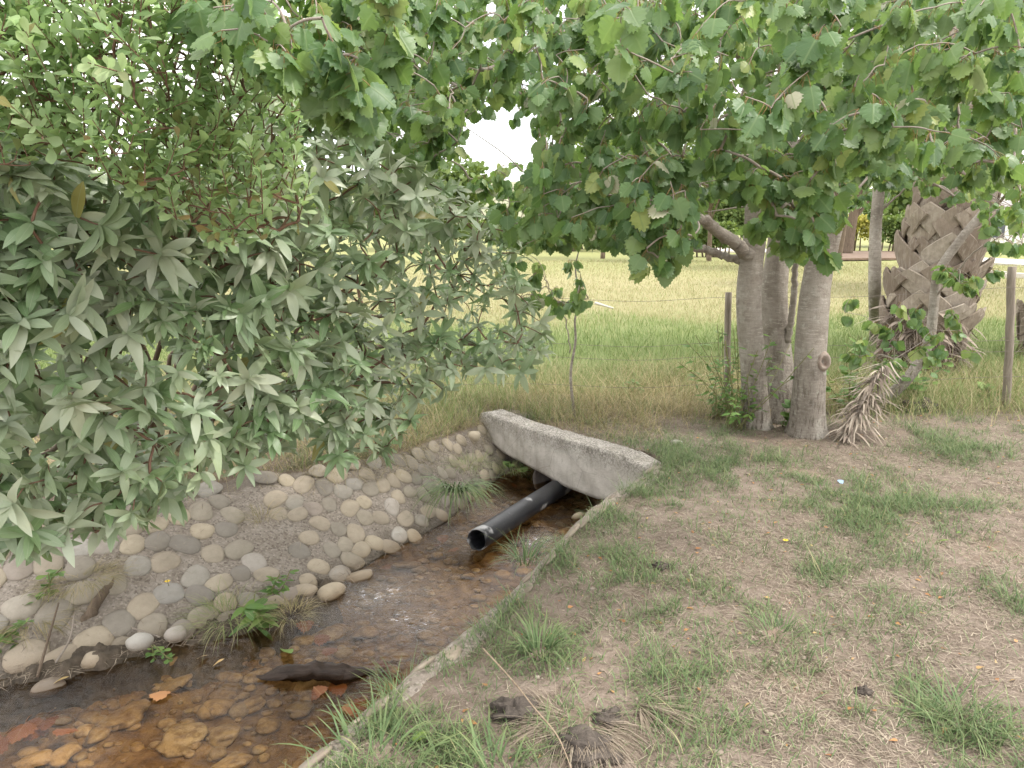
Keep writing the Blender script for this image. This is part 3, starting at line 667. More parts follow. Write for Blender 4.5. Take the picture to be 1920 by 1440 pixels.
# ================================================================== SHRUB (spoon leaves, upper part, behind and above the first)
root_p = np.array((-2.9, 4.6, 0.))
spoon = empty('spoon_leaved_bush', root_p, 'tall yellow green bush with small spoon shaped leaves rising above the grey shrub', 'bush')
poly = [(-100, -60), (450, -60), (520, 60), (560, 240), (560, 420), (430, 480), (360, 440), (250, 360), (120, 300), (-100, 330)]
tg = []
for px, py in sample_poly(poly, 2100, 19): tg.append(D(px, py, np.interp(px, [-100, 250, 560], [1.95, 2.05, 2.4]) + abs(rng.normal()) * .16 - .1 * (200 < px < 500)))
for px, py in sample_poly([(-120, -80), (520, -80), (600, 200), (-120, 350)], 150): tg.append(D(px, py, rng.uniform(2.6, 3.8)))
tg = np.array(tg); nodes = []; par = []; own = []
for (px, py, Y) in [(60, 150, 2.5), (250, 60, 2.6), (420, 150, 2.8), (330, 330, 2.7), (480, 330, 3.), (100, -60, 2.8), (380, -60, 3.)]:
    e = D(px, py, Y); lp = smoothpath([root_p + rng.normal(size=3) * (.1, .1, 0), root_p * .6 + e * .4 + (0, .15, -.1), root_p * .3 + e * .7, e], 7); b0 = len(nodes)
    mb = MB(); tube(mb, lp, np.linspace(.022, .004, len(lp)), 7); own += [kid(mb, 'stem', M_brownbark, spoon)] * len(lp)
    for k, p in enumerate(lp): nodes.append(p); par.append(b0 + k - 1 if k else 0)
nd, pr, rd, n0, idx = grow(nodes, par, None, tg, root_p, .0010, .0007, .005)
TG = {}; dirs = draw_links(TG, nd, pr, rd, n0, .03, 5)
P_, D_, N_, S_, R_ = [], [], [], [], []
for k in range(n0, len(nd)):
    ax = norm(np.array((-.15, -.1, .8)) + dirs[k] * .4 + rng.normal(size=3) * .28); Ln = rng.uniform(.08, .17); c = nd[k]
    mb = TG[TG['comp'][k]] if k in TG['comp'] else MB(); tube(mb, [c, c + ax * Ln], [.0022, .0012], 4, .5, False); u = norm(np.cross(ax, rng.normal(size=3))); v = np.cross(ax, u); m = rng.integers(10, 17); br = rng.random()
    for q in range(m):
        a = q * 2.4; t = q / m; el = radians(20 + 45 * t) + rng.normal() * .15; rad = u * cos(a) + v * sin(a)
        P_.append(c + ax * Ln * t); D_.append(rad * cos(el) + ax * sin(el)); N_.append(norm(ax - rad * .6 + rng.normal(size=3) * .2)); S_.append(.058 * rng.uniform(.7, 1.15) * (1 - .3 * t)); R_.append(np.clip(.1 + .75 * br + rng.normal() * .1, 0, .94) if rng.random() > .02 + .09 * (c[2] < 1.75) else rng.uniform(.94, 1))
build_twigs(TG, M_redtwig, spoon, own)
P_, D_, N_, S_, R_ = map(np.array, (P_, D_, N_, S_, R_)); mb = MB(); scatter(mb, T_spoon, P_, D_, N_, S_, R_); kid(mb, 'foliage', M_spoon, spoon)

# ================================================================== POPLARS
def poplar(base, trunk_px, r0, r1, label, limbs, clusters, group='poplar trunks growing from one clump', scars=(), name='poplar_tree', dens=1., tone=0., leafs=.068):
    base = np.array(base, float); base[2] = tz(base[0], base[1]) - .02
    root = empty(name, base, label, 'tree', group)
    pts = [base] + [D(*p) for p in trunk_px]; P = smoothpath(pts, 14); n = len(P); hgt = np.array([np.linalg.norm(P[k] - P[0]) for k in range(n)])
    rr = np.interp(np.arange(n), [0, n - 1], [r0, r1]) * (1 + .42 * np.exp(-hgt / .11) + .08 * np.exp(-hgt / .5))
    mb = MB(); tube(mb, P, rr, 30, .5, True, .10); tobj = kid(mb, 'trunk', M_bark, root); own = [tobj] * n
    nodes = list(P); par = [max(0, k - 1) for k in range(n)]
    for lb in limbs:
        lp = smoothpath([D(*p) for p in lb[0]], 9); lp = lp + rng.normal(size=lp.shape) * .006; mb = MB(); tube(mb, lp, np.linspace(lb[1], lb[2], len(lp)), 10, .5, True, .12); own += [kid(mb, 'branch', M_bark if lb[1] > .02 else M_twig, root)] * len(lp); b0 = len(nodes)
        for k, p in enumerate(lp): nodes.append(p); par.append(b0 + k - 1 if k else 0)
    for (px, py, Y, r) in scars:
        c = D(px, py, Y); mb = MB(); th = np.arange(20) / 20 * 2 * pi; ring = np.array([c + (cos(t) * r * .8, 0.01, sin(t) * r) for t in th]); 
        ax = norm(np.array((c[0] - base[0] * 1., -1., .1))); x = norm(np.cross(ax, (0, 0, 1.))); y = np.cross(x, ax); V = []; 
        for k, (q, w_) in enumerate([(1.45, -.035), (1.15, .0), (.95, .012), (.72, .006), (.5, -.006), (.2, -.03), (.02, -.034)]):
            for t in th: V.append(c + x * cos(t) * r * q * .8 + y * sin(t) * r * q + ax * w_)
        i = np.arange(6)[:, None] * 20; j = np.arange(20)[None]; jn = (j + 1) % 20; mb.add(V, np.stack([i + j, i + 20 + j, i + 20 + jn, i + jn], -1).reshape(-1, 4)); mb.build('branch_scar', M_scar, tobj, loc=base)
    tg = []
    for poly, cnt, y0, y1, mind in clusters:
        for px, py in sample_poly(poly, int(cnt * 1.75), mind * .72):
            if in_poly(np.array([px]), np.array([py]), GAP)[0] and rng.random() < .6: continue
            tg.append(D(px, py, rng.uniform(y0, y1)))
    if not tg: return root
    tg = np.array(tg); tg = tg[tg[:, 2] > .15]
    nd, pr, rd, n0, idx = grow(nodes, par, None, tg, base, .0011, .0007, .006)
    TG = {}; dirs = draw_links(TG, nd, pr, rd, n0, .06, 5); build_twigs(TG, M_twig, root, own)
    P_, D_, N_, S_, R_ = [], [], [], [], []
    for k in range(n0, len(nd)):
        c = nd[k]; m = rng.integers(6, 11); dv = dirs[k]; br = rng.random(); hv = np.array((dv[0], dv[1], 0)) * .4
        toc = norm(np.array((0, 0, 1.6)) - c)
        for q in range(m):
            a = rng.random() * 2 * pi; spread = rng.uniform(.2, .95); out = np.array((cos(a), sin(a), 0)) * spread + hv
            d = norm(out + np.array((0, 0, -rng.uniform(.4, 1.6)))); b = c - dv * rng.uniform(0, .09)
            nn = norm(out * .6 + toc * .3 + np.array((0, 0, .35)) + rng.normal(size=3) * .55)
            P_.append(b); D_.append(d); N_.append(nn); S_.append(leafs * rng.uniform(.62, 1.12)); R_.append(np.clip(.47 + tone + .6 * (br - .5) + rng.normal() * .2, 0, .985) if rng.random() > .012 else 1.)
    P_, D_, N_, S_, R_ = map(np.array, (P_, D_, N_, S_, R_)); ty = rng.integers(0, 3, len(P_)); mb = MB()
    for t in range(3): m = ty == t; scatter(mb, T_pop[t], P_[m], D_[m], N_[m], S_[m], R_[m])
    kid(mb, 'crown', M_poplar, root); return root
M_scar = mat_simple('branch_scar', (.14, .09, .07), (.38, .33, .28), 18)
GAP = [(890, 200), (985, 170), (1000, 250), (1020, 270), (960, 285), (880, 310), (850, 300), (850, 275)]
poplar(G(1418, 800), [(1412, 690, 5.95), (1404, 560, 5.93), (1416, 430, 5.95), (1424, 280, 5.98), (1428, 150, 6.0), (1450, -40, 6.1), (1475, -260, 6.2)], .098, .078,
    'grey barked poplar trunk that forks low into two bare limbs, beside the fence post', 
    [([(1404, 480, 5.9), (1375, 455, 5.8), (1340, 428, 5.6), (1305, 405, 5.4), (1240, 380, 5.0)], .055, .03), ([(1398, 492, 5.95), (1370, 484, 6.0), (1330, 470, 6.0), (1295, 462, 6.0)], .035, .026),
     ([(1425, 130, 6.0), (1380, 95, 5.6), (1320, 75, 5.1), (1240, 70, 4.6), (1150, 85, 4.2), (1060, 62, 3.9), (1000, 110, 3.7), (900, 130, 3.5)], .04, .009),
     ([(1450, -40, 6.1), (1250, -150, 5.0), (1000, -190, 3.8), (800, -160, 2.8), (640, -120, 2.2), (520, -60, 1.9), (430, 30, 1.8)], .03, .004),
     ([(1240, 380, 5.0), (1200, 400, 4.7), (1130, 415, 4.4), (1060, 430, 4.2)], .02, .008)],
    [([(340, -50), (760, -50), (770, 60), (700, 210), (600, 180), (520, 100), (380, 60)], 75, 1.65, 2.3, 26),
     ([(640, -50), (1300, -50), (1300, 400), (1190, 460), (1100, 430), (970, 450), (930, 400), (1000, 330), (1010, 180), (880, 190), (820, 250), (740, 230), (700, 100)], 330, 2.7, 4.2, 20),
     ([(1190, 260), (1290, 280), (1290, 440), (1260, 510), (1215, 490), (1170, 400)], 36, 2.5, 3.0, 18),
     ([(620, 120), (880, 150), (880, 270), (840, 310), (760, 320), (640, 270)], 70, 3.6, 5.6, 14), ([(860, 310), (1290, 290), (1300, 455), (940, 445), (900, 380)], 110, 4.2, 6.2, 12),
     ([(930, 400), (1290, 380), (1290, 430), (1100, 445), (1000, 460), (930, 450)], 60, 4.0, 5.4, 12)])
poplar(G(1470, 790), [(1462, 690, 6.28), (1452, 560, 6.28), (1462, 450, 6.3), (1470, 350, 6.3), (1480, 150, 6.4), (1500, -60, 6.5)], .112, .085,
    'darker poplar trunk standing behind and between the two paler ones', [([(1478, 640, 6.2), (1488, 560, 6.1), (1493, 480, 6.05), (1500, 420, 6.0)], .028, .02)],
    [([(880, -50), (1700, -50), (1700, 330), (1600, 350), (1400, 330), (1290, 400), (1090, 400), (960, 330), (900, 200)], 380, 4.6, 6.6, 18),
     ([(600, -50), (900, -50), (900, 180), (860, 260), (700, 260), (620, 200)], 150, 4.0, 6.2, 16)], tone=-.3)
poplar(G(1512, 815), [(1518, 700, 5.7), (1524, 600, 5.72), (1536, 500, 5.76), (1560, 400, 5.8), (1590, 260, 5.9), (1650, 80, 6.1), (1700, -60, 6.2)], .118, .092,
    'thick pale poplar trunk leaning away from the others, round knot hole low on its side', 
    [([(1590, 260, 5.9), (1640, 130, 5.0), (1700, -20, 4.0), (1800, -120, 3.0), (1850, -100, 2.4)], .03, .005), ([(1590, 260, 5.9), (1500, 60, 4.6), (1400, -60, 3.4), (1300, -80, 2.6), (1220, -50, 2.3)], .028, .004)],
    [([(1080, -50), (1930, -50), (1930, 330), (1640, 300), (1500, 270), (1330, 260), (1190, 180), (1090, 60)], 190, 2.0, 3.2, 26),
     ([(1320, 250), (1570, 270), (1570, 420), (1500, 450), (1420, 370), (1330, 330)], 48, 2.6, 3.3, 20),
     ([(1300, -50), (1930, -50), (1930, 400), (1850, 380), (1780, 290), (1620, 300), (1600, 250), (1400, 240)], 230, 3.3, 5.4, 18),
     ([(1560, 220), (1930, 220), (1930, 420), (1830, 385), (1720, 340), (1590, 345)], 80, 4.6, 7.2, 14), ([(1400, 330), (1580, 330), (1575, 470), (1500, 480), (1430, 440)], 22, 2.8, 3.6, 18)],
    scars=[(1546, 678, 5.58, .055), (1573, 360, 5.62, .07)])
poplar(G(1078, 782), [(1070, 705, 6.3), (1079, 640, 6.3), (1078, 600, 6.25), (1086, 560, 6.25), (1079, 505, 6.2), (1085, 470, 6.2)], .012, .005, 'thin poplar sapling standing alone behind the headwall',
    [([(1070, 660, 6.3), (1060, 600, 6.28), (1030, 540, 6.2), (1010, 500, 6.1)], .006, .003)],
    [([(1000, 480), (1105, 480), (1110, 560), (1085, 600), (1040, 560), (1000, 540)], 9, 5.2, 6.3, 10), ([(950, 480), (1010, 480), (1040, 580), (960, 560)], 7, 4.8, 5.6, 10)], group=None, name='poplar_sapling', leafs=.075)
poplar(G(1625, 762), [(1690, 722, 6.7), (1738, 650, 6.75), (1752, 560, 6.8), (1760, 510, 6.8), (1800, 450, 6.8), (1850, 385, 6.8), (1880, 300, 6.8)], .05, .03, 'young grey stem curving up from the ground in front of the palm trunk',
    [([(1752, 560, 6.8), (1820, 480, 6.5), (1880, 440, 6.4)], .01, .006)],
    [([(1840, 380), (1930, 370), (1930, 470), (1850, 450)], 14, 5.2, 6.4, 12), ([(1740, 480), (1900, 500), (1850, 540), (1740, 540)], 7, 6.1, 6.6, 12), ([(1570, 540), (1800, 560), (1830, 660), (1600, 690)], 22, 6.2, 6.7, 16)], group=None, name='poplar_sapling', leafs=.085)
poplar(G(1642, 640), [(1640, 560, 9.3), (1642, 430, 9.3), (1650, 330, 9.3), (1660, 150, 9.4), (1665, -40, 9.4)], .075, .06, 'slim straight brown trunk standing between the palm and the poplars', [([(1648, 400, 9.3), (1690, 360, 9.2), (1720, 330, 9.0)], .015, .006)],
    [([(1560, 120), (1760, 120), (1740, 330), (1600, 340)], 50, 8.5, 10, 10), ([(1565, 330), (1700, 330), (1690, 400), (1580, 400)], 16, 9, 11, 10)], group=None, name='young_tree', leafs=.09)

# ================================================================== PALMS
def palm(bx, by, r0, height, lean, label, nrow, nper, skirt=36):
    bz = tz(bx, by) - .05; root = empty('palm_tree', (bx, by, bz), label, 'palm')
    cen = lambda z_: np.array((bx + lean * z_ , by, bz + z_))
    mb = MB(); zs = np.linspace(0, height, 24); tube(mb, [cen(z_) for z_ in zs], [r0 * np.interp(z_, [0, .5, 1.2, height], [1.25, 1., .86, .7]) for z_ in zs], 24, .5, True, .15); kid(mb, 'trunk', M_boot2, root)
    cnt = 0
    M_b = M_boot
    for a in range(nrow):
        for b in range(nper):
            th0 = (b + .5 * (a % 2)) / nper * 2 * pi + rng.normal() * .055
            if sin(th0) > .55: continue        # the side turned away carries fewer
            if cnt >= 100: break
            cnt += 1
            z0 = .35 + a * (height - .5) / nrow + rng.normal() * .035; hh = .40 * rng.uniform(.75, 1.25); st_ = rng.uniform(.7, 1.5); mb = MB(); dth = 2 * pi / nper * 1.2 * rng.uniform(.9, 1.1)
            wd = .165 * rng.uniform(.7, 1.25)
            for sgn in (-1, 1):
                V = []; K = 9
                for k in range(K):
                    t = k / (K - 1); th = th0 + sgn * dth * (1 - t) * (1 - .15 * t); z_ = z0 + hh * t; rr = r0 * np.interp(z_, [0, .5, 1.2, height], [1.25, 1., .86, .7])
                    bulge = .15 * st_ * t ** 1.3 + (.045 * (1 - t) ** .4 if sgn * (1 if (a + b) % 2 else -1) > 0 else 0); ww = wd * (1.05 - .45 * t)
                    for s_, dp in ((-1, .006), (-.9, .018), (0, .024), (.9, .018), (1, .006), (.9, -.01), (-.9, -.01)):
                        r_ = rr + bulge + dp; c = cen(z_ + s_ * ww * .55); aa = th + sgn * s_ * ww * .5 / rr
                        V.append(c + (cos(aa) * r_, sin(aa) * r_, 0))
                V = np.array(V); m = 7; i = np.arange(K - 1)[:, None] * m; j = np.arange(m)[None]; jn = (j + 1) % m
                mb.add(V, [np.stack([i + j, i + jn, i + m + jn, i + m + j], -1).reshape(-1, 4), np.array([list(range(m))[::-1]]), np.array([list(range((K - 1) * m, K * m))])], rng.random())
            o = kid(mb, 'leaf_base', M_boot, root, False)
    # skirt of dead frond stubs and fibre round the foot
    n = skirt; az = rng.uniform(-pi, 0, n) ; rr = r0 * 1.05; zz = rng.uniform(.05, .8, n); pos = np.column_stack([bx + np.cos(az) * rr, by + np.sin(az) * rr, bz + zz])
    mb = MB(); blades(mb, pos, az + rng.normal(size=n) * .6, rng.uniform(-.3, .7, n), rng.uniform(-1.2, -.3, n), rng.uniform(.2, .48, n), rng.uniform(.04, .1, n), rng.random(n) * .6, 6)
    n = skirt * 14; az = rng.uniform(-pi, 0, n); zz = rng.uniform(.0, .7, n); pos = np.column_stack([bx + np.cos(az) * rr, by + np.sin(az) * rr, bz + zz])
    blades(mb, pos, az + rng.normal(size=n), rng.uniform(-.8, .9, n), rng.uniform(-1.4, 0, n), rng.uniform(.12, .36, n), rng.uniform(.005, .015, n), rng.random(n) * .7, 5)
    kid(mb, 'dead_frond_skirt', M_frond, root)
    top = cen(height)
    for k in range(16):
        a = k * 2.4 + rng.normal() * .2; Ln = rng.uniform(1.3, 1.9); hv = np.array((cos(a), sin(a), 0)); P = smoothpath([top + hv * .1, top + hv * Ln * .4 + (0, 0, .75), top + hv * Ln * .8 + (0, 0, .9), top + hv * Ln * 1.1 + (0, 0, .55)], 7); mb = MB(); tube(mb, P, np.linspace(.02, .005, len(P)), 5, .3)
        kk = rng.integers(4, len(P), 110); n = 110; blades(mb, P[kk] + rng.normal(size=(n, 3)) * .02, a + rng.choice((-1, 1), n) * rng.uniform(.5, 1.2, n), rng.uniform(-.1, .6, n), rng.uniform(-.9, -.1, n), rng.uniform(.2, .42, n), rng.uniform(.012, .02, n), rng.random(n) * .7, 4); kid(mb, 'frond', M_grass, root)
    return root
g = G(1700, 690); palm(g[0], 8.5, .36, 3.9, .12, 'thick palm trunk wrapped in crossing split leaf bases, behind the wire fence', 18, 7, 80)
g = G(1935, 660); palm(g[0] + .15, 9.6, .36, 3.6, .0, 'dark shaggy palm trunk half hidden behind the leaning fence post', 9, 9, 90)

# ================================================================== FENCE
fence = empty('wire_fence', (4.5, 6.62, 0), 'rusty wire fence on thin wooden posts between the poplars and the meadow', 'fence')
def post(px, ptop, pbase, Y, r, lean=0):
    mb = MB(); b = D(px, pbase, Y); b[2] = tz(b[0], b[1]) - .05; t = D(px + lean, ptop, Y); P = np.array([b + (t - b) * k / 10 for k in range(11)]); P[1:-1] += rng.normal(size=(9, 3)) * .004
    tube(mb, P, np.linspace(r * 1.1, r, 11), 10, .5, True, .25); kid(mb, 'post', M_post, fence); return b, t
post(1886, 500, 765, 6.64, .034, 12); post(1362, 548, 760, 6.5, .027, 4); post(2350, 480, 770, 6.8, .04)
for zl, zr in ((1.02, 1.1), (.62, .63), (.5, .53), (.25, .3)):
    P = smoothpath([(-3.2, 6.6, zl - .06), (-1.2, 6.52, zl - .02), (.1, 6.53, zl), (1.1, 6.52, zl - .035), (1.86, 6.53, zl), (3.1, 6.6, (zl + zr) / 2 - .04), (4.42, 6.6, zr), (5.6, 6.7, zr - .03), (6.9, 6.8, zr)], 8); mb = MB(); tube(mb, P, .0017, 5); kid(mb, 'wire', M_wire, fence)

# ================================================================== GRASS, STRAW, LITTER
def field_pts(n, x0, x1, y0, y1): return rng.uniform(x0, x1, n), rng.uniform(y0, y1, n)
def in_view(x, y, pad=.15): return (np.abs(x) < (y * .72 + 1.5)) & (y > 1.5)
def not_channel(x, y):
    P = np.column_stack([x, y]); a = sdist(P, RT); d = sdist(P, LT); hw = ((P - HA) @ hn)
    inh = (hw > -.02) & (hw < .2) & (((P - HA) @ hd) > -.02) & (((P - HA) @ hd) < HLEN + .02)
    return ~(((a > -.02) & (d < .02)) & (hw < .2)) & ~inh
# short dry litter on the bare ground
x, y = field_pts(420000, -1.6, 5, 1.7, 7.2); dens = np.clip(fbm(x, y, 1.6, 4, 4) * 2.6 - .75, .05, 1); keep = in_view(x, y) & not_channel(x, y) & (rng.random(len(x)) < dens * np.clip(4.2 / (y + .6), .35, 1)); x, y = x[keep], y[keep]; n = len(x)
mb = MB(); blades(mb, np.column_stack([x, y, terrain(x, y) + .004]), rng.uniform(0, 2 * pi, n), rng.uniform(-.02, .3, n), rng.uniform(-.35, .05, n), rng.uniform(.015, .075, n), rng.uniform(.0012, .0032, n), rng.random(n), 3)
o = mb.build('dry_litter', M_straw); o['kind'] = 'stuff'; print('litter', n)
# green lawn patches
patches = [(1010, 1215, .16, 1.3), (700, 1380, .25, 1.6), (600, 1440, .2, 1.4), (860, 1400, .2, 1.2), (760, 1310, .12, 1.2), (1100, 1060, .22, .9), (1210, 950, .3, 1.1), (1150, 980, .2, .8), (1300, 870, .45, 1.1), (1400, 860, .3, 1.), (1620, 945, .45, 1.1), (1680, 970, .2, .8), (1830, 850, .35, 1.), (1450, 1185, .2, 1.3), (1560, 1085, .15, .9), (1660, 1110, .16, 1.),
    (1290, 1240, .13, 1.2), (1740, 1320, .15, 1.1), (1860, 1420, .2, 1.3), (1520, 970, .2, .6), (1190, 1090, .25, .8), (1380, 1020, .2, .4), (1290, 1130, .3, .6), (1230, 1150, .15, .6), (930, 1130, .15, .8), (820, 1180, .08, .5), (1240, 1290, .12, .9), (1600, 1330, .06, .9), (1890, 1130, .15, 1.), (1340, 960, .2, .4), (1500, 1380, .1, .4), (1370, 1370, .1, .6), (1760, 1120, .12, .6)]
bx = np.zeros(0); by = np.zeros(0); bs = np.zeros(0)
xs, ys = field_pts(600000, -1.6, 5, 1.6, 7.0); dd = np.zeros(len(xs)); 
for px, py, r, s_ in patches:
    q = G(px, py); dd = np.maximum(dd, s_ * np.exp(-(((xs - q[0]) / (r * 1.1)) ** 2 + ((ys - q[1]) / (r * 1.3)) ** 2) * 1.2))
cl = fbm(xs, ys, 7, 3, 11); ar_ = sdist(np.column_stack([xs, ys]), RT); dd = np.maximum(dd, .9 * np.exp(-((ar_ + .08) / .11) ** 2) * np.clip(fbm(xs, ys, 1.9, 2, 61) * 3 - 1, 0, 1)); dd = dd * np.clip((cl - .34) * 4.5, 0, 1.2) + np.clip(fbm(xs, ys, 3, 3, 21) - .5, 0, 1) * 1.7 + .06
keep = in_view(xs, ys) & not_channel(xs, ys) & (rng.random(len(xs)) < dd * .62); xs, ys, dd = xs[keep], ys[keep], dd[keep]; n = len(xs)
ln = rng.gamma(4, .25, n) * (.034 + .04 * np.clip(dd, 0, 1)) 
mb = MB(); blades(mb, np.column_stack([xs, ys, terrain(xs, ys) - .003]), rng.uniform(0, 2 * pi, n), rng.uniform(.5, 1.5, n), rng.uniform(-.5, .8, n), ln, rng.uniform(.002, .005, n), np.clip(rng.beta(2, 2.2, n) + .1 * (rng.random(n) < .2), 0, 1), 4)
o = mb.build('lawn_grass', M_grass); o['kind'] = 'stuff'; print('lawn', n)
# tall rough grass between the stream, the trees and the fence, green and dry mixed
x, y = field_pts(150000, -4.2, 6.2, 4.3, 8.6); P = np.column_stack([x, y]); back = np.clip((y - 5.3 - np.clip(x - 1.0, 0, 2) * .25) / .9, 0, 1) * np.where(x > 1.2, np.clip((y - 5.75) / .8, 0, 1), 1); back = np.maximum(back, np.where(sdist(P, LT) > 0, 1, 0) * (x < .3))
keep = in_view(x, y) & not_channel(x, y) & (rng.random(len(x)) < back * (.35 + .8 * fbm(x, y, 1.8, 3, 31))); x, y = x[keep], y[keep]; n = len(x)
gr = fbm(x, y, .9, 3, 41) + .16 * np.clip((y - 6.3), -1, 1); h = rng.random(n) < np.clip((gr - .44) * 4.5, .1, .9)
ln = rng.gamma(5, .2, n) * np.interp(y, [4.3, 5.9, 6.35, 8.6], [.15, .17, .26, .19]); P3 = np.column_stack([x, y, terrain(x, y) - .01])
mb = MB(); m = h; blades(mb, P3[m], rng.uniform(0, 2 * pi, m.sum()), rng.uniform(.8, 1.55, m.sum()), rng.uniform(-.5, .9, m.sum()), ln[m], rng.uniform(.003, .006, m.sum()), rng.random(m.sum()), 4)
o = mb.build('rough_green_grass', M_meadow); o['kind'] = 'stuff'
mb = MB(); m = ~h; blades(mb, P3[m], rng.uniform(0, 2 * pi, m.sum()), rng.uniform(.2, 1.5, m.sum()), rng.uniform(-.9, .6, m.sum()), ln[m] * 1.1, rng.uniform(.002, .0045, m.sum()), rng.random(m.sum()), 4)
o = mb.build('rough_dry_grass', M_drygrass); o['kind'] = 'stuff'
# meadow beyond the fence
n = 190000; y = 7.6 * np.exp(rng.random(n) ** .8 * math.log(38 / 7.6)); x = rng.uniform(-.74, .74, n) * y; band = np.clip((y - 11.5 + (fbm(x, y, .5, 2) - .5) * 5) / 2.5, 0, 1)
mb = MB(); blades(mb, np.column_stack([x, y, terrain(x, y) - .01]), rng.uniform(0, 2 * pi, n), rng.uniform(.7, 1.5, n), rng.uniform(.0, 1.2, n), rng.gamma(5, .2, n) * np.interp(y, [7, 11, 16, 38], [.17, .15, .09, .1]), rng.uniform(.004, .008, n) * np.interp(y, [7, 38], [1, 3.2]), np.clip(rng.beta(2, 2, n) * .6 + band * .55 - .14, 0, 1), 3)
o = mb.build('meadow_grass', M_meadow); o['kind'] = 'stuff'

# ---- named tufts and weeds
def tuft(px, py, n, ln, wd, label, mat=None, z=None, spread=.05, e=(.6, 1.5), e1=(-.7, .6), name='grass_tuft', cat='grass tuft', azr=(0, 2 * pi)):
    q = G(px, py, 0. if z is None else z); 
    if z is None: q[2] = tz(q[0], q[1])
    k = n; r = spread * np.sqrt(rng.random(k)); a = rng.uniform(*azr, k); pos = np.column_stack([q[0] + r * np.cos(a), q[1] + r * np.sin(a), np.full(k, q[2] - .008)])
    mb = MB(); blades(mb, pos, a + rng.normal(size=k) * .4, rng.uniform(*e, k), rng.uniform(*e1, k), ln * rng.uniform(.5, 1.15, k), wd * rng.uniform(.6, 1.2, k), rng.beta(2, 2.5, k), 6)
    return tag(mb.build(name, mat or M_grass, loc=q), label, cat)
tuft(1010, 1225, 150, .17, .006, 'dense green grass tuft just above the dark soil clod', spread=.06)
tuft(855, 915, 170, .36, .009, 'long bright green grass tuft hanging down the cobbles beside the pipe', z=-.17, e=(.4, 1.45), e1=(-1.5, -.6), azr=(-2.8, .2), spread=.09)
tuft(985, 1050, 90, .24, .006, 'thin grass tuft at the water edge in front of the drain pipe mouth', z=-.3, spread=.08)
tuft(760, 1240, 80, .2, .005, 'small seeding grass tuft on the stream edge by the orange leaves', spread=.06)
tuft(700, 1430, 70, .2, .009, 'broad bladed grass tuft at the bottom edge of the photo beside the stream', spread=.14)
tuft(930, 1450, 50, .18, .009, 'broad bladed grass tuft at the bottom of the photo left of the clods', spread=.1)
tuft(1450, 1190, 110, .13, .005, 'wide spreading green tuft in the middle of the bare lawn', spread=.1)
tuft(1800, 1345, 80, .2, .008, 'long flattened grass tuft near the lower right corner', spread=.09, e=(.2, 1.))
tuft(490, 970, 70, .17, .003, 'wispy dry tuft growing in a gap of the cobbled bank', M_drygrass, z=-.1, spread=.08, e1=(-1.2, 0))
tuft(1085, 1345, 900, .2, .0026, 'matted clump of dead straw coloured grass between two soil clods', M_straw, spread=.13, e=(.0, .7), e1=(-.9, -.1), name='dead_grass_clump', cat='dead grass', azr=(pi * .8, pi * 1.9))
tuft(1190, 1320, 130, .24, .004, 'flattened fan of dead grass spreading away from the soil clods', M_straw, spread=.03, e=(.05, .5), e1=(-.5, 0), name='dead_grass_clump', cat='dead grass', azr=(-1.4, .1))
def clod(px, py, r, h, label):
    q = G(px, py); q[2] = tz(q[0], q[1]); mb = MB(); V, Q = sphere_T(40, 26); n = 1 + 1.5 * (fbm(V[:, 0] * 2 + px, V[:, 1] * 2 + V[:, 2] * 1.7, 1.3, 5) - .5)
    mb.add(q + V * n[:, None] * (r, r * .8, h), Q, .5); tag(mb.build('soil_clod', M_soil, loc=q), label, 'soil clod')
clod(965, 1335, .085, .045, 'dark lump of dug soil below the dense green tuft'); clod(1095, 1405, .10, .04, 'dark cracked lump of soil under the straw clump'); clod(1140, 1350, .05, .03, 'narrow ridge of grey soil between straw fans'); clod(1240, 1070, .04, .018, 'small black patch of soil on the lawn'); clod(1620, 1300, .035, .02, 'little brown clod in the lower lawn'); 
clod(1725, 770, .17, .085, 'crumbled rotten stump remains behind the dead palm frond')
def weed(px, py, Y, n, size, hgt, label, T=T_lance, mat=None, name='leafy_weed', z=None, up=.6):
    q = D(px, py, Y) if z is None else G(px, py, z); mb = MB(); base = np.array((q[0], q[1], tz(q[0], q[1]) if z is None else z)); root = empty(name, base, label, 'weed')
    P_, D_, N_, S_ = [], [], [], []
    for s_ in range(max(1, n // 12)):
        tip = base + np.array((rng.normal() * hgt * .35, rng.normal() * hgt * .3, hgt * rng.uniform(.6, 1.1))); b = base + rng.normal(size=3) * (.04, .04, 0); path = smoothpath([b, b * .5 + tip * .5 + rng.normal(size=3) * .03, tip], 6); tube(mb, path, .003, 4)
        for k in range(12):
            t = rng.uniform(.15, 1); c = path[int(t * (len(path) - 1))]; a = rng.random() * 6.3
            P_.append(c); D_.append((cos(a), sin(a), rng.uniform(-.3, up))); N_.append((rng.normal() * .3, rng.normal() * .3 - .3, 1)); S_.append(size * rng.uniform(.6, 1.15))
    kid(mb, 'stem', M_weedstem, root); mb = MB(); scatter(mb, T, np.array(P_), np.array(D_, float), np.array(N_, float), np.array(S_), rng.random(len(P_))); kid(mb, 'leaves', mat or M_weed, root)
M_drystem = mat_simple('dry_stem', (.22, .16, .11), (.38, .3, .22), 30)
M_weedstem = mat_simple('weed_stem', (.12, .14, .05), (.22, .2, .1), 20)
weed(1380, 760, 5.9, 300, .08, .8, 'bright green leafy weed climbing the foot of the forked poplar trunk')
weed(1345, 735, 6.3, 170, .07, .5, 'fresh leafy weed hiding the foot of the short fence post')
weed(1470, 735, 5.9, 30, .075, .3, 'few round green shoots between the poplar trunks', T_round[0])
weed(1600, 720, 6.6, 120, .08, .75, 'tangle of round leaved brambles before the palm foot', T_round[0], name='bramble')
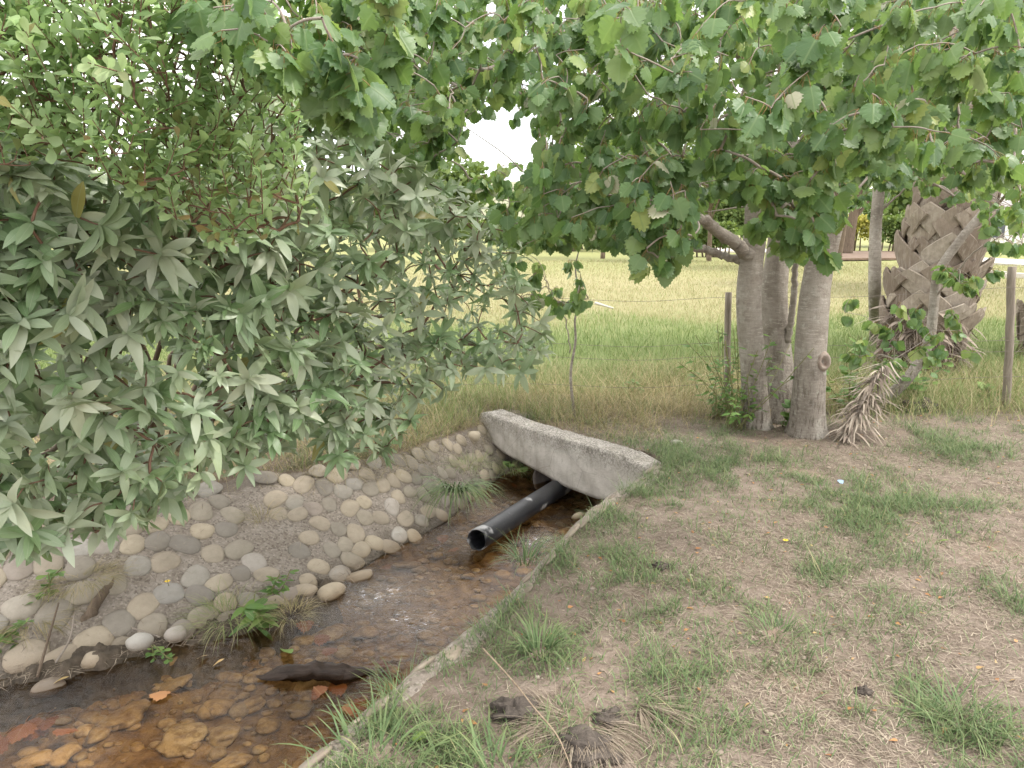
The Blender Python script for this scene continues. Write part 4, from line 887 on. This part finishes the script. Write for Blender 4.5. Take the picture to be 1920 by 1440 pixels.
weed(1720, 700, 6.9, 90, .085, .55, 'loose round leaved shoots growing round the curved stem', T_round[0], name='bramble')
weed(1850, 745, 7.0, 40, .08, .16, 'low dark green weed beside the leaning fence post', T_round[0])
weed(1200, 720, 7.2, 40, .07, .2, 'low green weed in the rough grass behind the headwall')
weed(470, 1165, 0, 24, .13, .12, 'broad leaved green dock plant hanging over the water', z=-.36, up=.3)
weed(510, 1120, 0, 40, .06, .16, 'fine leaved green weed clump on the wet foot of the bank', z=-.34)
weed(305, 1235, 0, 26, .04, .09, 'small round leaved seedling on the dark mud', T_spoon, z=-.41)
weed(25, 1235, 0, 40, .075, .14, 'fresh green weed at the left edge beside the water', z=-.4)
weed(975, 890, 0, 16, .06, .12, 'little green seedling at the dark culvert mouth', T_round[0], z=-.36)
weed(90, 1120, 0, 40, .05, .14, 'straggly green weeds on the litter heap left of the bark strip', T_spoon, z=-.2)
weed(40, 1180, 0, 30, .05, .12, 'low green weeds at the left end of the cobbled bank', z=-.3)
tuft(150, 1080, 420, .16, .0026, 'heap of dry brown grass and roots on the bank above the bark strip', M_drygrass, z=-.14, spread=.17, e=(-.2, .9), e1=(-1.2, .2))
tuft(60, 1160, 260, .15, .003, 'dry brown grass heap at the far left of the bank', M_drygrass, z=-.26, spread=.15, e=(-.2, .9), e1=(-1.2, .2))
tuft(430, 1150, 260, .2, .0026, 'mixed grass clump sprawling on the mud by the broad leaved plant', M_meadow, z=-.33, spread=.16, e=(.1, 1.2), e1=(-1.2, .1))
tuft(545, 1150, 160, .14, .0026, 'drying grass clump at the corner of mud and cobbles', M_drygrass, z=-.36, spread=.1, e=(.1, 1.2), e1=(-1.2, .1))
tuft(880, 870, 200, .17, .003, 'rough green grass tuft on the bank against the headwall end', M_meadow, z=-.1, spread=.14, e=(.3, 1.3), e1=(-1.2, .0))
tuft(955, 880, 120, .12, .003, 'green tuft hanging from the headwall foot into the dark', M_meadow, z=-.28, spread=.1, e=(.3, 1.3), e1=(-1.2, .0))
# dead palm frond leaning at the poplar's foot
g = D(1585, 800, 5.55); g[2] = tz(g[0], g[1]); fr = empty('dead_palm_frond', g, 'dry grey palm frond leaning against the foot of the thickest poplar', 'palm frond')
mb = MB(); tip = g + np.array((.42, .35, .5)); tube(mb, smoothpath([tip, tip * .5 + g * .5 + (0, 0, .06), g], 6), np.linspace(.018, .012, 13), 6); kid(mb, 'stalk', M_twig, fr)
mb = MB(); n = 230; t = rng.random(n); pos = g + (tip - g) * t[:, None] * 1.05 + rng.normal(size=(n, 3)) * .018; blades(mb, pos, rng.normal(size=n) * .6 - 2.4 + (rng.random(n) < .2) * 1.6, rng.uniform(-.7, .7, n), rng.uniform(-1.3, -.1, n), rng.uniform(.12, .36, n), rng.uniform(.01, .026, n), rng.random(n), 6); kid(mb, 'leaflets', M_frond, fr)

# ================================================================== THINGS IN AND BESIDE THE STREAM
def stone(px, py, a, b, h, z, ang, rnd, label, wet=False, name='river_stone', group=None):
    q = G(px, py, z); mb = MB(); cobble(mb, q, (rng.normal() * .1, rng.normal() * .1, 1), ang, a, b, h, rnd, .5 if wet else .16)
    o = mb.build(name, M_cobw if wet else M_cob, loc=q); tag(o, label, 'stone', group); return o
stone(262, 1205, .06, .05, .04, -.38, .3, 1., 'bright white stone on the dark mud under the dry stick')
stone(330, 1190, .05, .04, .035, -.38, .8, .99, 'smaller whitish stone beside the grass by the white one')
stone(90, 1288, .07, .05, .035, -.43, .5, .93, 'pinkish stone on the mud at the far left water edge')
stone(570, 1108, .085, .06, .04, -.40, -.4, .6, 'long flat stone at the foot of the cobbles, nearest the broad leaved plant')
stone(620, 1110, .09, .055, .045, -.40, .8, .7, 'tilted oval stone half in the water below the last cobbles')
stone(672, 1082, .09, .05, .03, -.42, .3, .55, 'flat tan stone awash at the bank foot')
stone(890, 818, .05, .045, .04, -.02, .2, .75, 'round pale stone above the headwall end')
stone(175, 1240, .055, .05, .04, -.40, .2, .65, 'mossy oval stone at the foot of the bark strip')
stone(1085, 968, .05, .035, .03, -.41, .4, .72, 'tan stone lying in the dark water under the headwall')
stone(865, 925, .05, .05, .03, -.39, .4, .5, 'orange tan stone in the riffle beside the long grass')
stone(1268, 832, .055, .035, .03, .01, .3, 1., 'white stone on the ground before the poplars')
bl = [(340, 1385, .13, .085, 'large pale yellow stone with ragged outline under water'), (410, 1325, .085, .055, 'oval buff stone under water beside the dark log'), (475, 1320, .065, .045, 'small buff stone under water next to the oval one'), (120, 1415, .08, .05, 'oval yellowish stone under water at the lower left'), (235, 1345, .12, .07, 'long brown stone under water near the drooping reed'), (480, 1270, .09, .045, 'cream stone at the tip of the dark log'), (620, 1190, .12, .07, 'rusty stone under water at the bend'),
      (690, 1185, .1, .06, 'olive brown stone under water in the riffle'), (180, 1380, .06, .04, 'reddish stone under water at the lower left'), (60, 1430, .09, .05, 'ochre stone under water in the corner'), (420, 1380, .08, .05, 'dim brown stone under water below the buff ones'), (330, 1280, .11, .05, 'flat rust brown slab under water by the mud'), (820, 1040, .06, .04, 'small tan stone under water before the pipe'), (760, 1060, .1, .06, 'broad brown stone under water upstream of the riffle'),
      (560, 1330, .07, .05, 'dark green stone under water beneath the log end'), (880, 1080, .05, .03, 'pebble under water near the cobbled edge'), (430, 1430, .08, .05, 'ochre stone at the bottom edge under water'), (500, 1360, .06, .045, 'pale stone under water near the green tuft')]
for k, (px, py, a, b, lb) in enumerate(bl):
    stone(px, py, a * .85, b, .022, BED + .025, rng.uniform(0, 1.), [1., .72, .6, .7, .3, .99, .45, .5, .93, .7, .3, .4, .6, .35, .1, .6, .66, .8][k], lb, True, 'stream_stone', 'stones lying in the stream bed')
x, y = field_pts(60000, -3.2, .2, 2.4, 6.2); P = np.column_stack([x, y]); c = sdist(P, LW); d = sdist(P, LT); k_ = (c > -.08) & (d < .05) & (rng.random(len(x)) < .02 + .5 * np.exp(-((c - .05) / .09) ** 2) * (x < -.9) + .12 * (fbm(x, y, 2.5, 3, 3) > .55)); x, y = x[k_], y[k_]; n = len(x)
mb = MB(); blades(mb, np.column_stack([x, y, np.maximum(terrain(x, y), WATER) + .035]), rng.uniform(0, 2 * pi, n), rng.uniform(-.3, .3, n), rng.uniform(-.5, .05, n), rng.uniform(.02, .1, n), rng.uniform(.0015, .004, n), rng.random(n) * .8, 3)
o = mb.build('bank_litter', M_straw); o['kind'] = 'stuff'
x, y = field_pts(60000, -3.6, .4, 2.8, 6.4); P = np.column_stack([x, y]); d = sdist(P, LT); k_ = (d > -.13) & (d < .2) & (((P - HA) @ hn) < -.02) & (rng.random(len(x)) < np.clip(fbm(x, y, 3, 3, 71) * 3.2 - 1., .1, 1)); x, y = x[k_], y[k_]; n = len(x)
mb = MB(); blades(mb, np.column_stack([x, y, terrain(x, y) - .005]), rng.normal(size=n) * 1.1 - .8, rng.uniform(-.1, 1.3, n), rng.uniform(-1.4, .1, n), rng.uniform(.06, .2, n), rng.uniform(.0015, .0035, n), rng.random(n), 5)
o = mb.build('bank_top_dry_grass', M_drygrass); o['kind'] = 'stuff'
x, y = field_pts(5200, -1.4, 4.6, 1.7, 6.8); k_ = not_channel(x, y) & in_view(x, y); x, y = x[k_], y[k_]; zz = terrain(x, y); n = len(x); h = rng.random(n) < .22
mb = MB(); scatter(mb, T_spoon, np.column_stack([x, y, zz + .006])[h], np.column_stack([rng.normal(size=n), rng.normal(size=n), rng.normal(size=n) * .15])[h], np.column_stack([rng.normal(size=n) * .35, rng.normal(size=n) * .35, np.ones(n)])[h], rng.uniform(.01, .034, n)[h], rng.uniform(.5, 1, n)[h])
o = mb.build('leaf_litter', M_dead); o['kind'] = 'stuff'
SPV, SPQ = sphere_T(7, 5); mb = MB()
for k in np.where(~h)[0][:3200]:
    r = rng.gamma(2., .0016) + .001; mb.add(np.array((x[k], y[k], zz[k] + r * .3)) + SPV * (r * rng.uniform(.8, 1.5), r, r * .7), SPQ, rng.uniform(.1, 1.))
o = mb.build('ground_grit', M_cobd); o['kind'] = 'stuff'
# small gravel of the bed
mb = MB(); x, y = field_pts(2600, -3.6, .6, 1.6, 5.7); P = np.column_stack([x, y]); k_ = (sdist(P, RW) > .02) & (sdist(P, LW) < -.0); x, y = x[k_], y[k_]; zz = terrain(x, y)
S2V, S2Q = sphere_T(7, 5)
for k in range(len(x)):
    r = rng.gamma(2.2, .0075) + .006; mb.add(np.array((x[k], y[k], zz[k] + r * .15)) + S2V * (r * rng.uniform(.9, 1.5), r, r * .5), S2Q, rng.random() * .95)
o = mb.build('bed_gravel', M_cobw); o['kind'] = 'stuff'
def fallen(px, py, z, size, rnd, label, T=None, mat=None, group='brown leaves fallen in the stream', name='fallen_leaf', tilt=.25):
    q = G(px, py, z); mb = MB(); a = rng.random() * 6.3; V, fs, U = T or T_pop[int(rng.integers(0, 3))]
    scatter(mb, (V, fs, U), q[None], np.array([[cos(a), sin(a), rng.normal() * .1]]), np.array([[rng.normal() * tilt, rng.normal() * tilt, 1.]]), np.array([size]), np.array([rnd]))
    tag(mb.build(name, mat or M_dead, loc=q), label, 'leaf', group)
fallen(335, 1305, WATER + .006, .085, .62, 'single tan leaf floating flat above the brown slab')
for px, py, s_ in [(690, 1265, .1), (705, 1255, .09), (670, 1280, .09), (640, 1290, .08), (655, 1310, .09), (610, 1310, .08), (590, 1220, .08), (600, 1175, .09), (575, 1200, .08), (850, 1010, .08), (870, 1025, .07), (835, 1020, .06), (820, 995, .07), (740, 1055, .07), (60, 1340, .11), (100, 1330, .1), (30, 1360, .1), (130, 1345, .09), (80, 1370, .09), (565, 1240, .07), (640, 1245, .07), (680, 1300, .07), (720, 1275, .06), (905, 1000, .05), (955, 905, .05)]:
    fallen(px, py, WATER + rng.uniform(-.03, .01), s_, rng.uniform(.0, .5), 'wet rust brown leaf caught in a drift in the stream')
fallen(130, 1268, -.40, .07, .95, 'yellow and orange narrow leaf at the left water edge', T_lance)
fallen(370, 1235, -.40, .06, .9, 'yellowish curled leaf on the mud edge', T_lance); fallen(420, 1235, -.40, .06, .9, 'second yellowish leaf lying right of the curled one on the mud', T_lance)
fallen(1780, 1012, .02, .075, 1., 'fresh green leaf lying on the bare lawn', T_lance, M_weed, None); fallen(1795, 1000, .03, .06, .9, 'smaller fresh green leaf on top of the first on the lawn', T_lance, M_weed, None)
fallen(545, 1225, -.38, .16, .9, 'long green strap leaf drooping into the stream', T_lance, M_weed, None)
fallen(795, 1365, .03, .05, 1., 'round lime green leaf in the grass near the stream edge', T_round[0], M_weed, None)
def stick(pts, r, label, mat, name='dry_stick', cat='stick', n=7, lump=.3, ends=0):
    P = smoothpath(np.array(pts), 8); mb = MB(); rr = np.linspace(r, r * .5, len(P))
    if ends: k = np.linspace(0, 1, len(P)); rr = r * np.clip(np.minimum(k * 5 + .12, (1 - k) * 3 + .1), 0, 1) * (.8 + .5 * fbm(k * 9, k * 0, 1., 3)); P = P + rng.normal(size=P.shape) * .004
    tube(mb, P, rr, n, .5, True, lump); tag(mb.build(name, mat, loc=P[0]), label, cat)
stick([G(482, 1270, -.41), G(560, 1262, -.40), G(640, 1262, -.405), G(705, 1262, -.43)], .032, 'dark wet piece of log lying across the stream', M_wetwood, 'wet_log', 'log', 14, 1.3, 1)
stick([G(140, 1150, -.28), G(190, 1163, -.33), G(255, 1180, -.36), G(300, 1195, -.38)], .009, 'pale dry stick lying across the bark strip', M_twig)
stick([G(212, 1085, -.16), G(180, 1130, -.24), G(150, 1175, -.33), G(112, 1240, -.40)], .02, 'dark splintered bark strip leaning down the cobbles', M_brownbark, 'bark_strip', 'bark', 9, 1.2, 1)
stick([G(100, 1250, -.4), G(130, 1200, -.3), G(140, 1150, -.2)], .006, 'thin grey twig standing beside the bark strip', M_twig)
stick([G(70, 1270, -.4), G(90, 1200, -.28), G(110, 1130, -.16)], .008, 'dull brown twig leftmost of the twigs on the bank', M_brownbark)
stick([G(905, 1215, .05), G(960, 1275, .06), G(1000, 1325, .08), G(1045, 1380, .07), G(1075, 1450, .05)], .003, 'dry jointed weed stem lying across the soil clods', M_drystem, 'weed_stalk', 'dry stalk', 6, .9)
stick([G(1115, 568, 0) * 0 + D(1115, 568, 14.), D(1150, 578, 14.)], .03, 'bleached stick lying in the dry meadow', M_paved)
def flower(px, py, z, label):
    q = G(px, py, z); r = empty('yellow_flower', q, label, 'flower'); mb = MB(); n = 9; a = np.arange(n) / n * 2 * pi; scatter(mb, T_spoon, np.repeat(q[None], n, 0), np.column_stack([np.cos(a), np.sin(a), np.full(n, .25)]), np.repeat(np.array([[0, 0, 1.]]), n, 0), np.full(n, .014), np.full(n, .5)); kid(mb, 'petals', M_yellow, r)
    mb = MB(); cobble(mb, q + (0, 0, .002), (0, 0, 1), 0, .004, .004, .003, .5); tube(mb, [q, q - (0, -.01, .03)], .0015, 5); kid(mb, 'stem', M_weedstem, r)
M_yellow = mat_simple('yellow_petal', (.75, .5, .02), (.85, .6, .04), 30, .6, .05)
flower(314, 1090, -.13, 'yellow daisy head on the cobbled bank'); flower(1473, 1013, .03, 'yellow daisy head on the bare lawn')
q = G(1570, 906); mb = MB(); V, fs, U = T_round[0]; scatter(mb, T_round[0], np.array([[q[0], q[1], tz(q[0], q[1]) + .012]]), np.array([[1., .3, .2]]), np.array([[0, -.4, 1.]]), np.array([.04]), np.array([.5])); tag(mb.build('plastic_scrap', mat_simple('blue_plastic', (.25, .36, .55), (.35, .45, .6), 20, .4)), 'crumpled scrap of pale blue plastic in the grass', 'litter')

# ================================================================== FAR BACKGROUND
def far_tree(x, y, h, r, label, mat=M_far, n=2600, ls=.42, trunk=.22, zc=.62, name='background_tree', ry=None, group='trees beyond the meadow'):
    root = empty(name, (x, y, 0), label, 'tree', group); mb = MB(); P = smoothpath([(x, y, -.1), (x + .1 * h * rng.normal() * .3, y, h * .3), (x + rng.normal() * .3, y, h * .8)], 6); tube(mb, P, np.linspace(trunk, trunk * .4, len(P)), 9, .5, True, .2)
    cs = []
    for k in range(16):
        a = rng.random() * 6.3; rr = r * math.sqrt(rng.random()) * .75; c = np.array((x + cos(a) * rr, y + sin(a) * rr, h * zc + (rng.random() - .45) * h * .55)); cs.append(c); s0 = P[rng.integers(5, len(P))]; tube(mb, smoothpath([s0, s0 * .5 + c * .5 + (0, 0, .2), c], 4), np.linspace(trunk * .3, .03, 9), 5)
    kid(mb, 'trunk', M_brownbark, root); cs = np.array(cs); k = rng.integers(0, len(cs), n); v = norm(rng.normal(size=(n, 3))) * (rng.random(n) ** .4)[:, None] * np.array((r * .5, r * .5, h * .19)) * rng.uniform(.7, 1.2, (n, 1)); pos = cs[k] + v
    mb = MB(); scatter(mb, T_round[0], pos, rng.normal(size=(n, 3)) + (0, 0, -.3), rng.normal(size=(n, 3)) + (0, -.3, .8), ls * rng.uniform(.6, 1.2, n), np.clip(rng.random(n) * .5 + rng.random(len(cs))[k] * .5, 0, 1)); kid(mb, 'crown', mat, root)
tl = ['leftmost dense tree far behind the bushes', 'broad dark tree beyond the meadow behind the bushes', 'pale green tree beyond the meadow at the tip of the shrub', 'low spreading tree on the meadow edge above the sapling', 'dense tree beyond the meadow under the poplar limbs', 'bushy olive tree beyond the meadow just before the forked poplar', 'tall tree behind the yellow hedge', 'dark tree behind the palm', 'tree at the far right beyond the white building']
for k, (px, Y, h, r) in enumerate([(150, 78, 8, 5), (470, 74, 7, 5), (840, 60, 7, 4.5), (1075, 58, 6.5, 4.2), (1240, 80, 8, 5), (1350, 66, 7, 4.5), (1520, 76, 9, 5), (1730, 70, 9, 5), (2050, 80, 9, 6)]):
    far_tree(G(px, 470)[0] / G(px, 470)[1] * Y, Y, h, r, tl[k])
for k, (px, Y, h, r, lb) in enumerate([(1570, 30, 7.5, 2.6, 'leafy tree close behind the straight brown trunk'), (1830, 20, 6, 3., 'shady tree close behind the two palms'), (1330, 38, 8, 3.4, 'leafy tree behind the bare limbs of the forked poplar'), (1130, 42, 8, 4, 'dense tree filling the gap under the middle of the canopy')]):
    far_tree(G(px, 470)[0] / G(px, 470)[1] * Y, Y, h, r, lb, zc=.72, n=3200, ls=.2, trunk=.14)
g = G(1612, 466); far_tree(g[0] - 8.5, 48, 8.5, 4, 'reddish leaning trunk standing by the path between hedge and palm', trunk=.4, zc=.8, n=1800, ls=.3)
def bush(px, Y, wx_, hz, label, mat, n=2200, ls=.2):
    x = G(px, 475)[0] / G(px, 475)[1] * Y; root = empty('hedge', (x, Y, 0), label, 'hedge'); mb = MB()
    for k in range(14): xx = x + rng.uniform(-.45, .45) * wx_; tube(mb, [(xx, Y, -.1), (xx + rng.normal() * .2, Y + rng.normal() * .2, hz * .8)], [.06, .02], 6)
    kid(mb, 'stems', M_brownbark, root); pos = np.column_stack([x + rng.uniform(-.5, .5, n) * wx_, Y + rng.uniform(-.6, .6, n), hz * (.3 + .7 * rng.random(n) ** .6)]); mb = MB()
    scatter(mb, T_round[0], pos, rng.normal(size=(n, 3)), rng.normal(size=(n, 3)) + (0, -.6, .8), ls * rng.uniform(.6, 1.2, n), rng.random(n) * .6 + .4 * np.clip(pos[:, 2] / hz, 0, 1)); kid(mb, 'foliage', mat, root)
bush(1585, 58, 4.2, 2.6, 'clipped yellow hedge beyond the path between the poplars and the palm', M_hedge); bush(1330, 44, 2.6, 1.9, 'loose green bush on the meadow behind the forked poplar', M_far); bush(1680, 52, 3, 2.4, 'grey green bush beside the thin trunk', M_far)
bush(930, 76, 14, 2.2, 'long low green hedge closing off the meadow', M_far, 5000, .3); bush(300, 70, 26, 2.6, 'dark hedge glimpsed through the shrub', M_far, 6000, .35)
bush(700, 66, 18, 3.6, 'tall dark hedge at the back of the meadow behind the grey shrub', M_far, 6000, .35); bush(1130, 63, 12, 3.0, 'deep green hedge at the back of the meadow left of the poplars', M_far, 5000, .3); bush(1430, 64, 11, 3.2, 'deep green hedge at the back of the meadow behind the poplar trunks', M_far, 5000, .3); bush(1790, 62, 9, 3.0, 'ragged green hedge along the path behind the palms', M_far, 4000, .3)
# white building
bxx = G(1885, 475)[0] / G(1885, 475)[1] * 56; hb = empty('white_building', (bxx + 2, 56, 0), 'low white building with dark windows beyond the path, behind the palms', 'building')
def box(mb, x0, x1, y0, y1, z0, z1, rnd=.5): mb.add([(x0, y0, z0), (x1, y0, z0), (x1, y1, z0), (x0, y1, z0), (x0, y0, z1), (x1, y0, z1), (x1, y1, z1), (x0, y1, z1)], np.array([(0, 3, 2, 1), (4, 5, 6, 7), (0, 1, 5, 4), (1, 2, 6, 5), (2, 3, 7, 6), (3, 0, 4, 7)]), rnd)
mb = MB(); box(mb, bxx - 2.2, bxx + 9, 56, 62, 0, 2.9); kid(mb, 'wall', M_white, hb, False)
mb = MB(); mb.add([(bxx - 2.7, 55.4, 2.9), (bxx + 9.5, 55.4, 2.9), (bxx + 9.5, 62.6, 2.9), (bxx - 2.7, 62.6, 2.9), (bxx - 2.7, 59, 4.3), (bxx + 9.5, 59, 4.3)], [np.array([(0, 1, 5, 4), (2, 3, 4, 5), (0, 3, 2, 1)]), np.array([(0, 4, 3), (1, 2, 5)])]); kid(mb, 'roof', M_roof, hb, False)
for k in range(4):
    mb = MB(); box(mb, bxx - 1.3 + k * 2.4, bxx - .3 + k * 2.4, 55.93, 55.99, 1.0, 2.2); wob = kid(mb, 'window', M_glass, hb, False); mb = MB(); x0_ = bxx - 1.38 + k * 2.4
    for q_ in ((x0_, x0_ + .08, 1., 2.2), (x0_ + 1.08, x0_ + 1.16, 1., 2.2), (x0_, x0_ + 1.16, .92, 1.), (x0_, x0_ + 1.16, 2.2, 2.28)): box(mb, q_[0], q_[1], 55.9, 55.985, q_[2], q_[3])
    mb.build('frame', M_white, wob, False, loc=np.array(hb.location))
mb = MB(); g = G(1840, 522); 
for dx, dy, lx, ly in ((0, 0, 3., .18), (0, 2.4, 3., .18), (-1.5, 1.2, .18, 2.3), (1.5, 1.2, .18, 2.3)): box(mb, g[0] + dx - lx / 2, g[0] + dx + lx / 2, g[1] + dy - ly / 2, g[1] + dy + ly / 2, -.05, .16)
tag(mb.build('concrete_edging', M_paved, None, False), 'low square concrete edging in the lawn behind the palms', 'edging')
